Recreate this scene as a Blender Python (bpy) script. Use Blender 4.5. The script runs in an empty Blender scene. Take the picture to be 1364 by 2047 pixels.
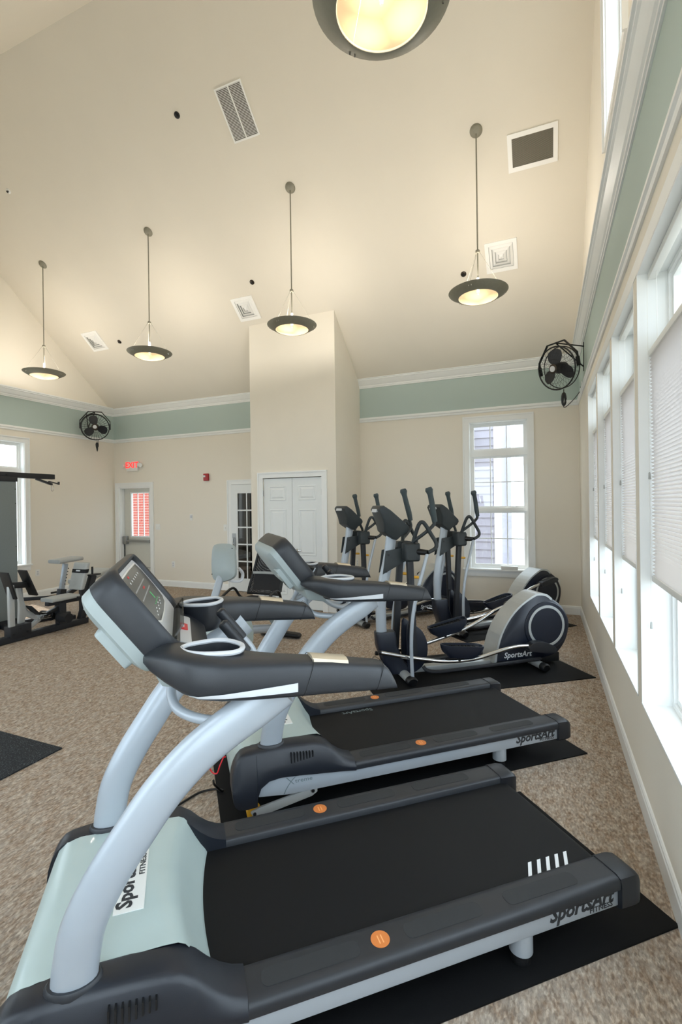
import bpy, bmesh, math, random
from mathutils import Matrix, Vector
random.seed(7)
PI = math.pi
scene = bpy.context.scene
C = scene.collection

# ------------------------------------------------------------------ camera
F_PX, YAW, PITCH, ROLL, CAM_H, CY = 960.484, 0.4012, -0.0008, -0.0132, 1.6339, -15.34
def cam_axes():
    fw = Vector((-math.sin(YAW), math.cos(YAW), 0)); rt = Vector((math.cos(YAW), math.sin(YAW), 0)); up = Vector((0, 0, 1))
    f2 = fw * math.cos(PITCH) + up * math.sin(PITCH); u2 = up * math.cos(PITCH) - fw * math.sin(PITCH)
    r3 = rt * math.cos(ROLL) + u2 * math.sin(ROLL); u3 = u2 * math.cos(ROLL) - rt * math.sin(ROLL)
    return r3, u3, f2
cd = bpy.data.cameras.new('camera'); cam = bpy.data.objects.new('camera', cd); C.objects.link(cam)
cd.sensor_fit = 'HORIZONTAL'; cd.sensor_width = 36.0; cd.lens = 36.0 * F_PX / 1364.0
cd.shift_y = CY / 1364.0; cd.clip_start = 0.02; cd.clip_end = 200
r3, u3, f2 = cam_axes()
cam.matrix_world = Matrix(((r3.x, u3.x, -f2.x, 0), (r3.y, u3.y, -f2.y, 0), (r3.z, u3.z, -f2.z, CAM_H), (0, 0, 0, 1)))
scene.camera = cam
scene.view_settings.view_transform = 'Standard'; scene.view_settings.look = 'None'
scene.view_settings.gamma = 1.0; scene.view_settings.use_curve_mapping = False
scene.view_settings.exposure = 0.72

# ------------------------------------------------------------------ world, sun
SKY = 3.1; SUN = 2.5; LAMP_W = 25.0
w = bpy.data.worlds.new('sky'); scene.world = w; w.use_nodes = True
nt = w.node_tree; bg = nt.nodes['Background']
bg.inputs['Color'].default_value = (0.76, 0.89, 1.0, 1); bg.inputs['Strength'].default_value = SKY
sd = bpy.data.lights.new('sun', 'SUN'); sd.energy = SUN; sd.angle = 0.01; sd.color = (1, 0.95, 0.86)
so = bpy.data.objects.new('sun', sd); C.objects.link(so)
so.rotation_euler = Vector((0.60, -0.16, -0.78)).to_track_quat('-Z', 'Y').to_euler()
scene.cycles.max_bounces = 10; scene.cycles.diffuse_bounces = 6; scene.cycles.glossy_bounces = 4
scene.cycles.transparent_max_bounces = 12; scene.cycles.sample_clamp_indirect = 6.0
scene.cycles.caustics_reflective = False; scene.cycles.caustics_refractive = False

# ------------------------------------------------------------------ room numbers (metres)
XL, XR, YB, YF = -8.56, 0.465, 7.653, -0.234
ZC = 3.73; SL = 0.8587; YRIDGE = 3.7095; ZRIDGE = ZC + SL * (YB - 0.1 - YRIDGE)
def zceil(y): return ZRIDGE - SL * abs(y - YRIDGE)

# ------------------------------------------------------------------ materials
def lin(h):
    h = h.lstrip('#'); o = []
    for i in (0, 2, 4):
        c = int(h[i:i+2], 16) / 255
        o.append(c / 12.92 if c <= 0.04045 else ((c + 0.055) / 1.055) ** 2.4)
    return (o[0], o[1], o[2], 1)
M = {}
def mat(name, hexc, rough=0.5, metal=0.0, var=0.06, vscale=8.0, bump=0.0, bscale=200.0, spec=0.5, coat=0.0):
    m = bpy.data.materials.new(name); m.use_nodes = True; n = m.node_tree.nodes; l = m.node_tree.links
    b = n['Principled BSDF']; b.inputs['Roughness'].default_value = rough; b.inputs['Metallic'].default_value = metal
    b.inputs['Specular IOR Level'].default_value = spec; b.inputs['Coat Weight'].default_value = coat
    tc = n.new('ShaderNodeTexCoord'); nz = n.new('ShaderNodeTexNoise'); nz.inputs['Scale'].default_value = vscale; nz.inputs['Detail'].default_value = 3
    l.new(tc.outputs['Object'], nz.inputs['Vector'])
    cr = n.new('ShaderNodeValToRGB'); c = lin(hexc)
    cr.color_ramp.elements[0].position = 0.3; cr.color_ramp.elements[1].position = 0.7
    cr.color_ramp.elements[0].color = tuple(x * (1 - var) for x in c[:3]) + (1,)
    cr.color_ramp.elements[1].color = tuple(min(1, x * (1 + var)) for x in c[:3]) + (1,)
    l.new(nz.outputs['Fac'], cr.inputs['Fac']); l.new(cr.outputs['Color'], b.inputs['Base Color'])
    if bump:
        n2 = n.new('ShaderNodeTexNoise'); n2.inputs['Scale'].default_value = bscale; n2.inputs['Detail'].default_value = 2
        l.new(tc.outputs['Object'], n2.inputs['Vector'])
        bp = n.new('ShaderNodeBump'); bp.inputs['Strength'].default_value = bump; bp.inputs['Distance'].default_value = 0.002
        l.new(n2.outputs['Fac'], bp.inputs['Height']); l.new(bp.outputs['Normal'], b.inputs['Normal'])
    M[name] = m; return m
mat('cream', '#e5dfd2', 0.75, var=0.012, vscale=3, bump=0.12, bscale=260)
mat('ceiling', '#dfd9cc', 0.8, var=0.012, vscale=2, bump=0.12, bscale=220)
mat('trim', '#ebedec', 0.4, var=0.01)
mat('door_white', '#e4e8e8', 0.45, var=0.01)
mat('door_grey', '#cfcfc6', 0.5, var=0.01)
mat('plastic', '#25282d', 0.42, var=0.05, vscale=20, bump=0.15, bscale=900)
mat('cover', '#1d2129', 0.38, var=0.05, vscale=20, bump=0.12, bscale=900)
mat('plastic_dk', '#1c1f25', 0.4, var=0.05, vscale=20, bump=0.1, bscale=900)
mat('plastic_navy', '#161c29', 0.38, var=0.05, vscale=20)
mat('ell_grey', '#2a3134', 0.5, var=0.05, vscale=20, bump=0.15, bscale=900)
mat('grip_foam', '#3a4649', 0.6, var=0.05, vscale=60, bump=0.3, bscale=900)
mat('rail_grip', '#2a2c2e', 0.75, var=0.05, vscale=40, bump=0.5, bscale=1500)
mat('silver', '#aab2ba', 0.33, metal=0.15, var=0.02, coat=0.2)
mat('silver_warm', '#b9bdbd', 0.35, metal=0.35, var=0.02)
mat('hood', '#b0c0be', 0.38, var=0.02, coat=0.15)
mat('console_back', '#9aa4a4', 0.45, var=0.02)
mat('light_grey', '#c9ccd0', 0.4, var=0.02)
mat('white_plastic', '#e6e6e2', 0.4, var=0.01)
mat('chrome', '#d9dadb', 0.12, metal=1.0, var=0.01)
mat('steel', '#9a9c9c', 0.32, metal=0.9, var=0.03, vscale=60)
mat('nickel', '#8b887a', 0.5, metal=0.35, var=0.04, vscale=40)
mat('black_steel', '#0d0f12', 0.45, var=0.05)
mat('frame_charcoal', '#1c1e23', 0.5, var=0.05)
mat('shroud', '#7a8283', 0.55, var=0.04, vscale=60, bump=0.2, bscale=600)
mat('rubber', '#08090b', 0.7, var=0.1, vscale=30, bump=0.3, bscale=700, spec=0.22)
mat('belt', '#090a0d', 0.62, var=0.12, vscale=3, bump=0.5, bscale=1200, spec=0.28)
mat('orange', '#cf7a3c', 0.5, var=0.04)
mat('orange_lt', '#efa869', 0.5, var=0.02)
mat('yellow', '#e5a92a', 0.45, var=0.04)
mat('red', '#d2202a', 0.4, var=0.02)
mat('red_dk', '#a51f25', 0.4, var=0.02)
mat('sensor', '#cbbfa9', 0.3, metal=0.4, var=0.02)
mat('upholstery', '#a7a9a6', 0.55, var=0.03, vscale=30, bump=0.1)
mat('letter_dark', '#2c2f33', 0.5, var=0.01)
mat('letter_white', '#dfe3e6', 0.5, var=0.01)
mat('letter_grey', '#6f7d80', 0.5, var=0.01)
mat('display', '#3d3a35', 0.18, var=0.02)
mat('led_green', '#34c06a', 0.4, var=0.02)
mat('concrete', '#b9b4aa', 0.85, var=0.06, vscale=3)
mat('siding', '#9895a1', 0.6, var=0.02)
mat('brick', '#9c4a3f', 0.8, var=0.15, vscale=14)
mat('mortar', '#eee8e0', 0.9, var=0.05, vscale=30)
mat('bronze', '#3b342c', 0.4, metal=0.6, var=0.03)
mat('foliage', '#5d6f3d', 0.8, var=0.3, vscale=6)
mat('vent_white', '#efefec', 0.5, var=0.01)
mat('filter_dark', '#5f5a50', 0.8, var=0.1, vscale=120)
mat('black_fabric', '#111114', 0.8, var=0.1, vscale=60)

def wall_paint():
    m = bpy.data.materials.new('wall_paint'); m.use_nodes = True; n = m.node_tree.nodes; l = m.node_tree.links
    b = n['Principled BSDF']; b.inputs['Roughness'].default_value = 0.72
    g = n.new('ShaderNodeNewGeometry'); s = n.new('ShaderNodeSeparateXYZ'); l.new(g.outputs['Position'], s.inputs[0])
    a = n.new('ShaderNodeMath'); a.operation = 'GREATER_THAN'; a.inputs[1].default_value = 3.045
    c = n.new('ShaderNodeMath'); c.operation = 'LESS_THAN'; c.inputs[1].default_value = 3.66
    mu = n.new('ShaderNodeMath'); mu.operation = 'MULTIPLY'
    l.new(s.outputs['Z'], a.inputs[0]); l.new(s.outputs['Z'], c.inputs[0]); l.new(a.outputs[0], mu.inputs[0]); l.new(c.outputs[0], mu.inputs[1])
    mx = n.new('ShaderNodeMix'); mx.data_type = 'RGBA'
    mx.inputs[6].default_value = lin('#e5dfd2'); mx.inputs[7].default_value = lin('#b2c2bd')
    l.new(mu.outputs[0], mx.inputs[0]); l.new(mx.outputs[2], b.inputs['Base Color'])
    nz = n.new('ShaderNodeTexNoise'); nz.inputs['Scale'].default_value = 240; l.new(g.outputs['Position'], nz.inputs['Vector'])
    bp = n.new('ShaderNodeBump'); bp.inputs['Strength'].default_value = 0.12; bp.inputs['Distance'].default_value = 0.002
    l.new(nz.outputs['Fac'], bp.inputs['Height']); l.new(bp.outputs['Normal'], b.inputs['Normal'])
    M['wall_paint'] = m
wall_paint()

def carpet():
    m = bpy.data.materials.new('carpet'); m.use_nodes = True; n = m.node_tree.nodes; l = m.node_tree.links
    b = n['Principled BSDF']; b.inputs['Roughness'].default_value = 0.95; b.inputs['Specular IOR Level'].default_value = 0.1
    g = n.new('ShaderNodeNewGeometry')
    mp = n.new('ShaderNodeMapping'); mp.inputs['Scale'].default_value = (1.0, 0.45, 1.0); mp.inputs['Rotation'].default_value = (0, 0, 0.35)
    l.new(g.outputs['Position'], mp.inputs['Vector'])
    n1 = n.new('ShaderNodeTexNoise'); n1.inputs['Scale'].default_value = 95; n1.inputs['Detail'].default_value = 3
    l.new(mp.outputs[0], n1.inputs['Vector'])
    n2 = n.new('ShaderNodeTexNoise'); n2.inputs['Scale'].default_value = 26; n2.inputs['Detail'].default_value = 4; n2.inputs['Roughness'].default_value = 0.7
    l.new(mp.outputs[0], n2.inputs['Vector'])
    v = n.new('ShaderNodeTexVoronoi'); v.inputs['Scale'].default_value = 110; l.new(mp.outputs[0], v.inputs['Vector'])
    r1 = n.new('ShaderNodeValToRGB'); e = r1.color_ramp.elements
    e[0].position = 0.33; e[0].color = lin('#776b60'); e[1].position = 0.68; e[1].color = lin('#c8baa9')
    x = r1.color_ramp.elements.new(0.5); x.color = lin('#9d8e7e')
    l.new(n1.outputs['Fac'], r1.inputs['Fac'])
    r2 = n.new('ShaderNodeValToRGB'); e = r2.color_ramp.elements
    e[0].position = 0.36; e[0].color = lin('#876d57'); e[1].position = 0.62; e[1].color = lin('#bbb2a7')
    l.new(n2.outputs['Fac'], r2.inputs['Fac'])
    mx = n.new('ShaderNodeMix'); mx.data_type = 'RGBA'; mx.inputs[0].default_value = 0.45
    l.new(r1.outputs[0], mx.inputs[6]); l.new(r2.outputs[0], mx.inputs[7])
    mv = n.new('ShaderNodeMix'); mv.data_type = 'RGBA'; mv.blend_type = 'OVERLAY'; mv.inputs[0].default_value = 0.22
    l.new(mx.outputs[2], mv.inputs[6])
    vr = n.new('ShaderNodeSeparateColor'); l.new(v.outputs['Color'], vr.inputs[0]); vc = n.new('ShaderNodeCombineColor')
    for q in range(3): l.new(vr.outputs[0], vc.inputs[q])
    l.new(vc.outputs[0], mv.inputs[7])
    l.new(mv.outputs[2], b.inputs['Base Color'])
    ad = n.new('ShaderNodeMath'); ad.operation = 'ADD'; l.new(n1.outputs['Fac'], ad.inputs[0]); l.new(n2.outputs['Fac'], ad.inputs[1])
    bp = n.new('ShaderNodeBump'); bp.inputs['Strength'].default_value = 0.7; bp.inputs['Distance'].default_value = 0.006
    l.new(ad.outputs[0], bp.inputs['Height']); l.new(bp.outputs['Normal'], b.inputs['Normal'])
    M['carpet'] = m
carpet()

def speckle():
    m = bpy.data.materials.new('speckled_rubber'); m.use_nodes = True; n = m.node_tree.nodes; l = m.node_tree.links
    b = n['Principled BSDF']; b.inputs['Roughness'].default_value = 0.85; b.inputs['Specular IOR Level'].default_value = 0.25
    g = n.new('ShaderNodeNewGeometry'); v = n.new('ShaderNodeTexNoise'); v.inputs['Scale'].default_value = 130; l.new(g.outputs['Position'], v.inputs['Vector'])
    r = n.new('ShaderNodeValToRGB'); e = r.color_ramp.elements
    e[0].position = 0.55; e[0].color = lin('#2a2d31'); e[1].position = 0.72; e[1].color = lin('#5c6266')
    l.new(v.outputs['Fac'], r.inputs['Fac']); l.new(r.outputs[0], b.inputs['Base Color']); M['speckled_rubber'] = m
speckle()

def emis(name, hexc, s, base=None):
    m = bpy.data.materials.new(name); m.use_nodes = True; b = m.node_tree.nodes['Principled BSDF']
    b.inputs['Base Color'].default_value = lin(base or hexc); b.inputs['Emission Color'].default_value = lin(hexc); b.inputs['Emission Strength'].default_value = s
    b.inputs['Roughness'].default_value = 0.35
    M[name] = m; return m
emis('exit_red', '#ff2a2a', 1.2, '#d81818')
def lamp_glass():
    m = emis('lamp_glass', '#ffcc8a', 1.0, '#8a8070'); n = m.node_tree.nodes; l = m.node_tree.links; b = n['Principled BSDF']
    tc = n.new('ShaderNodeTexCoord'); v = n.new('ShaderNodeTexVoronoi')   # three bulbs glowing through the bowl
    best = None
    for k in range(3):
        a = k * 2 * PI / 3 + 0.5
        d = n.new('ShaderNodeVectorMath'); d.operation = 'DISTANCE'; d.inputs[1].default_value = (0.10 * math.cos(a), 0.10 * math.sin(a), -0.03)
        l.new(tc.outputs['Object'], d.inputs[0])
        if best is None: best = d.outputs['Value']
        else:
            mn = n.new('ShaderNodeMath'); mn.operation = 'MINIMUM'; l.new(best, mn.inputs[0]); l.new(d.outputs['Value'], mn.inputs[1]); best = mn.outputs[0]
    n.remove(v)
    r = n.new('ShaderNodeMapRange'); r.interpolation_type = 'SMOOTHSTEP'
    r.inputs[1].default_value = 0.02; r.inputs[2].default_value = 0.16; r.inputs[3].default_value = 2.6; r.inputs[4].default_value = 0.72
    l.new(best, r.inputs[0]); l.new(r.outputs[0], b.inputs['Emission Strength'])
    tr = n.new('ShaderNodeBsdfTransparent'); mx = n.new('ShaderNodeMixShader'); mx.inputs[0].default_value = 0.38
    l.new(b.outputs[0], mx.inputs[1]); l.new(tr.outputs[0], mx.inputs[2]); l.new(mx.outputs[0], n['Material Output'].inputs[0])
lamp_glass()

def glass(name, tint=(1, 1, 1, 1), gl=0.06):
    m = bpy.data.materials.new(name); m.use_nodes = True; n = m.node_tree.nodes; l = m.node_tree.links
    n.remove(n['Principled BSDF']); o = n['Material Output']
    t = n.new('ShaderNodeBsdfTransparent'); t.inputs[0].default_value = tint
    g = n.new('ShaderNodeBsdfGlossy'); g.inputs['Roughness'].default_value = 0.02
    mx = n.new('ShaderNodeMixShader'); mx.inputs[0].default_value = gl
    l.new(t.outputs[0], mx.inputs[1]); l.new(g.outputs[0], mx.inputs[2]); l.new(mx.outputs[0], o.inputs[0]); M[name] = m
glass('glass'); glass('glass_smoke', (0.55, 0.56, 0.55, 1), 0.1); glass('glass_dark_room', (0.10, 0.11, 0.11, 1), 0.12)
def mesh_fabric():
    m = bpy.data.materials.new('mesh_fabric'); m.use_nodes = True; n = m.node_tree.nodes; l = m.node_tree.links
    b = n['Principled BSDF']; b.inputs['Base Color'].default_value = lin('#141418'); b.inputs['Roughness'].default_value = 0.7
    t = n.new('ShaderNodeBsdfTransparent'); mx = n.new('ShaderNodeMixShader'); tc = n.new('ShaderNodeTexCoord')
    v = n.new('ShaderNodeTexVoronoi'); v.inputs['Scale'].default_value = 130; v.inputs['Randomness'].default_value = 0.0
    r = n.new('ShaderNodeMath'); r.operation = 'LESS_THAN'; r.inputs[1].default_value = 0.24
    l.new(tc.outputs['Object'], v.inputs['Vector']); l.new(v.outputs['Distance'], r.inputs[0]); l.new(r.outputs[0], mx.inputs[0])
    l.new(b.outputs[0], mx.inputs[1]); l.new(t.outputs[0], mx.inputs[2]); l.new(mx.outputs[0], n['Material Output'].inputs[0]); M['mesh_fabric'] = m
mesh_fabric()
def blind_fabric():
    m = bpy.data.materials.new('blind_fabric'); m.use_nodes = True; n = m.node_tree.nodes; l = m.node_tree.links
    n.remove(n['Principled BSDF'])
    d = n.new('ShaderNodeBsdfDiffuse'); d.inputs[0].default_value = lin('#e2dfdd'); t = n.new('ShaderNodeBsdfTranslucent'); t.inputs[0].default_value = lin('#d6d0cc')
    mx = n.new('ShaderNodeMixShader'); mx.inputs[0].default_value = 0.30
    l.new(d.outputs[0], mx.inputs[1]); l.new(t.outputs[0], mx.inputs[2]); l.new(mx.outputs[0], n['Material Output'].inputs[0]); M['blind_fabric'] = m
blind_fabric()

# ------------------------------------------------------------------ mesh helpers
class B:
    def __init__(s): s.v = []; s.f = []
    def add(s, vs, fs):
        o = len(s.v); s.v += [tuple(x) for x in vs]; s.f += [tuple(i + o for i in f) for f in fs]; return s
    def box(s, x0, x1, y0, y1, z0, z1):
        return s.add([(x0,y0,z0),(x1,y0,z0),(x1,y1,z0),(x0,y1,z0),(x0,y0,z1),(x1,y0,z1),(x1,y1,z1),(x0,y1,z1)],
                     [(0,3,2,1),(4,5,6,7),(0,1,5,4),(1,2,6,5),(2,3,7,6),(3,0,4,7)])
    def prism(s, poly, lo, hi, axis):          # poly: 2D pts in the two other axes (cyclic order), extruded along axis
        def P(a, b, c):
            return {'x': (c, a, b), 'y': (a, c, b), 'z': (a, b, c)}[axis]
        n = len(poly); vs = [P(a, b, lo) for a, b in poly] + [P(a, b, hi) for a, b in poly]
        fs = [tuple(range(n))[::-1], tuple(range(n, 2 * n))] + [(i, (i + 1) % n, n + (i + 1) % n, n + i) for i in range(n)]
        return s.add(vs, fs)
    def loft(s, rings, cap=True, closed=False):
        n = len(rings[0]); vs = [p for r in rings for p in r]; fs = []
        m = len(rings)
        for i in range(m if closed else m - 1):
            a = i * n; b = ((i + 1) % m) * n
            for j in range(n): fs.append((a + j, a + (j + 1) % n, b + (j + 1) % n, b + j))
        if cap and not closed: fs += [tuple(range(n))[::-1], tuple(range((m - 1) * n, m * n))]
        return s.add(vs, fs)
    def grid(s, rows):
        n = len(rows[0]); vs = [p for r in rows for p in r]
        return s.add(vs, [(i*n+j, i*n+j+1, (i+1)*n+j+1, (i+1)*n+j) for i in range(len(rows)-1) for j in range(n-1)])
    def tube(s, pts, r, seg=10, smooth=0, ry=None, closed=False, up=None):
        pts = [Vector(p) for p in pts]
        if smooth: pts, r = spline(pts, r, smooth, closed)
        rs = r if isinstance(r, (list, tuple)) else [r] * len(pts)
        rys = ry if isinstance(ry, (list, tuple)) else ([ry] * len(pts) if ry else rs)
        if len(rys) != len(pts): rys = [rys[min(len(rys)-1, int(i*len(rys)/len(pts)))] for i in range(len(pts))]
        rings = []; N = None; n = len(pts)
        for i, p in enumerate(pts):
            if closed: t = (pts[(i+1) % n] - pts[i-1]).normalized()
            else: t = (pts[min(i+1, n-1)] - pts[max(i-1, 0)]).normalized()
            if up is not None: N = Vector(up)
            elif N is None: N = Vector((0,0,1)) if abs(t.z) < 0.9 else Vector((1,0,0))
            N = (N - t * N.dot(t)).normalized(); Bn = t.cross(N)
            rings.append([tuple(p + N * (rys[i] * math.cos(a)) + Bn * (rs[i] * math.sin(a))) for a in [2*PI*k/seg for k in range(seg)]])
        return s.loft(rings, cap=not closed, closed=closed)
    def cyl(s, p0, p1, r, seg=16, r1=None): return s.tube([p0, p1], [r, r1 if r1 is not None else r], seg)
    def lathe(s, prof, seg=32, c=(0,0,0), cap=False):
        rings = [[(c[0] + r*math.cos(2*PI*k/seg), c[1] + r*math.sin(2*PI*k/seg), c[2] + z) for k in range(seg)] for r, z in prof]
        return s.loft(rings, cap=cap)
def spline(pts, r, k, closed=False):
    n = len(pts); out = []; ro = []; rr = r if isinstance(r, (list, tuple)) else None
    rng = range(n) if closed else range(n - 1)
    for i in rng:
        if closed: p = [pts[(i+j) % n] for j in (-1, 0, 1, 2)]
        else: p = [pts[max(i-1,0)], pts[i], pts[i+1], pts[min(i+2, n-1)]]
        for q in range(k):
            t = q / k
            out.append(0.5*((2*p[1]) + (p[2]-p[0])*t + (2*p[0]-5*p[1]+4*p[2]-p[3])*t*t + (3*p[1]-p[0]-3*p[2]+p[3])*t**3))
            if rr: ro.append(rr[i] + (rr[(i+1) % n]-rr[i])*t)
    if not closed:
        out.append(pts[-1])
        if rr: ro.append(rr[-1])
    return out, (ro if rr else r)
def sp2(pts, k=6, closed=False):
    o, _ = spline([Vector((p[0], p[1], 0)) for p in pts], 1, k, closed); return [(p.x, p.y) for p in o]
def rrect(a0, a1, b0, b1, r, k=4):
    r = min(r, (a1-a0)/2 - 1e-5, (b1-b0)/2 - 1e-5); o = []
    for cx, cy, s in ((a1-r, b1-r, 0), (a0+r, b1-r, 1), (a0+r, b0+r, 2), (a1-r, b0+r, 3)):
        for i in range(k+1):
            t = PI/2*(s + i/k); o.append((cx + r*math.cos(t), cy + r*math.sin(t)))
    return o
def obj(name, b, m, parent=None, smooth=False, bevel=0.0, seg=2, sub=0):
    me = bpy.data.meshes.new(name)
    if isinstance(b, B): me.from_pydata(b.v, [], b.f)
    bm = bmesh.new(); bm.from_mesh(me)
    bmesh.ops.remove_doubles(bm, verts=bm.verts, dist=1e-6)
    bmesh.ops.recalc_face_normals(bm, faces=bm.faces)
    if bevel:
        ed = [e for e in bm.edges if len(e.link_faces) == 2 and e.calc_face_angle(0) > 0.6]
        bmesh.ops.bevel(bm, geom=ed, offset=bevel, segments=seg, profile=0.6, affect='EDGES', clamp_overlap=True)
    bm.to_mesh(me); bm.free()
    me.materials.append(M[m] if isinstance(m, str) else m)
    if smooth or bevel or sub:
        me.polygons.foreach_set('use_smooth', [True] * len(me.polygons))
        try: me.set_sharp_from_angle(angle=math.radians(42))
        except Exception: pass
    o = bpy.data.objects.new(name, me); C.objects.link(o)
    if parent: o.parent = parent
    if sub:
        md = o.modifiers.new('sub', 'SUBSURF'); md.levels = sub; md.render_levels = sub
    return o
def thing(name, label=None, cat=None, loc=(0,0,0), rz=0, group=None, kind=None):
    o = bpy.data.objects.new(name, None); C.objects.link(o); o.location = loc; o.rotation_euler = (0, 0, rz); o.empty_display_size = 0.1
    tag(o, label, cat, group, kind); return o
def tag(o, label=None, cat=None, group=None, kind=None):
    if label: o['label'] = label
    if cat: o['category'] = cat
    if group: o['group'] = group
    if kind: o['kind'] = kind
    return o
def struct(name, b, m, parent=None, **k):
    o = obj(name, b, m, parent, **k)
    if not parent: o['kind'] = 'structure'
    return o
def copy_tree(o, parent=None):
    c = o.copy(); C.objects.link(c)
    if parent: c.parent = parent
    for ch in list(o.children): copy_tree(ch, c)
    return c
def text(name, s, size, m, parent, mw, depth=0.0006, bold=0.0, shear=0.0, align='CENTER', sx=1.0):
    cu = bpy.data.curves.new(name, 'FONT'); cu.body = s; cu.size = size; cu.extrude = depth; cu.offset = bold; cu.shear = shear; cu.align_x = align; cu.align_y = 'CENTER'; cu.resolution_u = 2
    t = bpy.data.objects.new('tmp', cu); C.objects.link(t)
    dg = bpy.context.evaluated_depsgraph_get(); me = bpy.data.meshes.new_from_object(t.evaluated_get(dg))
    bpy.data.objects.remove(t); me.name = name
    me.transform(Matrix.Diagonal((sx, 1, 1, 1))); me.transform(mw); me.materials.clear(); me.materials.append(M[m])
    o = bpy.data.objects.new(name, me); C.objects.link(o); o.parent = parent; o['kind'] = 'stuff'
    return o
def basis(o, ex, ey):
    ex = Vector(ex).normalized(); ey = Vector(ey); ey = (ey - ex*ey.dot(ex)).normalized(); ez = ex.cross(ey)
    return Matrix(((ex.x, ey.x, ez.x, o[0]), (ex.y, ey.y, ez.y, o[1]), (ex.z, ey.z, ez.z, o[2]), (0,0,0,1)))
def xf(b, mw):
    b.v = [tuple(mw @ Vector(p)) for p in b.v]; return b

# ------------------------------------------------------------------ structure: walls with holes
def wall(name, axis, c0, c1, ur, zr, holes, m='wall_paint', gable=False):
    us = sorted(set([ur[0], ur[1]] + [h[i] for h in holes for i in (0, 1)])); zs = sorted(set([zr[0], zr[1]] + [h[i] for h in holes for i in (2, 3)]))
    def inh(u, z): return any(h[0] < u < h[1] and h[2] < z < h[3] for h in holes)
    nu, nz = len(us) - 1, len(zs) - 1
    solid = [[not inh((us[i]+us[i+1])/2, (zs[j]+zs[j+1])/2) for j in range(nz)] for i in range(nu)]
    bm = bmesh.new(); vd = {}
    def V(i, j, k):
        key = (i, j, k)
        if key not in vd:
            c = (c0, c1)[k]; p = (c, us[i], zs[j]) if axis == 'x' else (us[i], c, zs[j]); vd[key] = bm.verts.new(p)
        return vd[key]
    def ok(i, j): return 0 <= i < nu and 0 <= j < nz and solid[i][j]
    for i in range(nu):
        for j in range(nz):
            if not solid[i][j]: continue
            for k in (0, 1): bm.faces.new([V(i,j,k), V(i+1,j,k), V(i+1,j+1,k), V(i,j+1,k)])
            if not ok(i-1, j): bm.faces.new([V(i,j,0), V(i,j+1,0), V(i,j+1,1), V(i,j,1)])
            if not ok(i+1, j): bm.faces.new([V(i+1,j,0), V(i+1,j+1,0), V(i+1,j+1,1), V(i+1,j,1)])
            if not ok(i, j-1): bm.faces.new([V(i,j,0), V(i+1,j,0), V(i+1,j,1), V(i,j,1)])
            if not ok(i, j+1): bm.faces.new([V(i,j+1,0), V(i+1,j+1,0), V(i+1,j+1,1), V(i,j+1,1)])
    if gable:
        for sgn in (1, -1):
            bmesh.ops.bisect_plane(bm, geom=bm.verts[:] + bm.edges[:] + bm.faces[:], plane_co=(0, YRIDGE, ZRIDGE + 0.05), plane_no=Vector((0, sgn*SL, 1)).normalized(), clear_outer=True)
    bmesh.ops.recalc_face_normals(bm, faces=bm.faces)
    me = bpy.data.meshes.new(name); bm.to_mesh(me); bm.free(); me.materials.append(M[m])
    o = bpy.data.objects.new(name, me); C.objects.link(o); o['kind'] = 'structure'; return o

TH = 0.20
WIN_R = [(6.10 - 1.043*k - 0.933 - 0.0, 6.10 - 1.043*k) for k in range(6)]        # (near, far) Y of the right-hand windows; nearest two added unseen for daylight
ZS, ZH = 0.551, 2.831
UPW = (3.20, 4.12, 4.36, 5.75)
WB = (-1.075, -0.225, 0.610, 2.865)
WL = [(4.77, 5.70, 0.628, 2.81), (2.9, 3.83, 0.628, 2.81), (1.0, 1.93, 0.628, 2.81)]  # second and third are out of view, added to bring in daylight
DX = (-8.43, -7.55)                                                              # exit door opening
WFR_ADDED = [(-8.0 + 1.75*k, -6.7 + 1.75*k, 0.6, 2.83) for k in range(5)]  # windows behind the camera, added so daylight fills the room
struct('floor', B().box(XL - TH, XR + TH, YF - TH, YB + TH, -0.15, 0.0), 'carpet')
wall('wall_back', 'y', YB, YB + TH, (XL - TH, XR + TH), (0, 3.85), [WB, (DX[0], DX[1], 0.0, 2.05)])
wall('wall_right', 'x', XR, XR + TH, (YF - TH, YB + TH), (0, 7.3), [(a, b, ZS, ZH) for a, b in WIN_R] + [UPW], gable=True)
wall('wall_left', 'x', XL - TH, XL, (YF - TH, YB + TH), (0, 7.3), WL, gable=True)
wall('wall_front', 'y', YF - TH, YF, (XL - TH, XR + TH), (0, 3.85), WFR_ADDED)
ce = B()
ye, ze = YB + 0.3, zceil(YB + 0.3); yf = 2*YRIDGE - ye
ce.prism([(ye, ze), (YRIDGE, ZRIDGE), (yf, ze), (yf, ze + 0.25), (YRIDGE, ZRIDGE + 0.25), (ye, ze + 0.25)], XL - 0.1, XR + 0.1, 'x')
struct('ceiling', ce, 'ceiling')
# closet column
CX0, CX1, CY0 = -4.383, -2.876, 6.609
DC = (-4.157, -3.115)
col = B()
for x0, x1, z0 in ((CX0, DC[0], 0), (DC[1], CX1, 0), (DC[0], DC[1], 2.06)):
    zt = zceil(CY0) + 0.03; zt2 = zceil(YB) + 0.03
    col.prism([(CY0, z0), (CY0, zt), (YB, zt2), (YB, z0)], x0, x1, 'x')
struct('wall_closet', col, 'cream')

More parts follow.
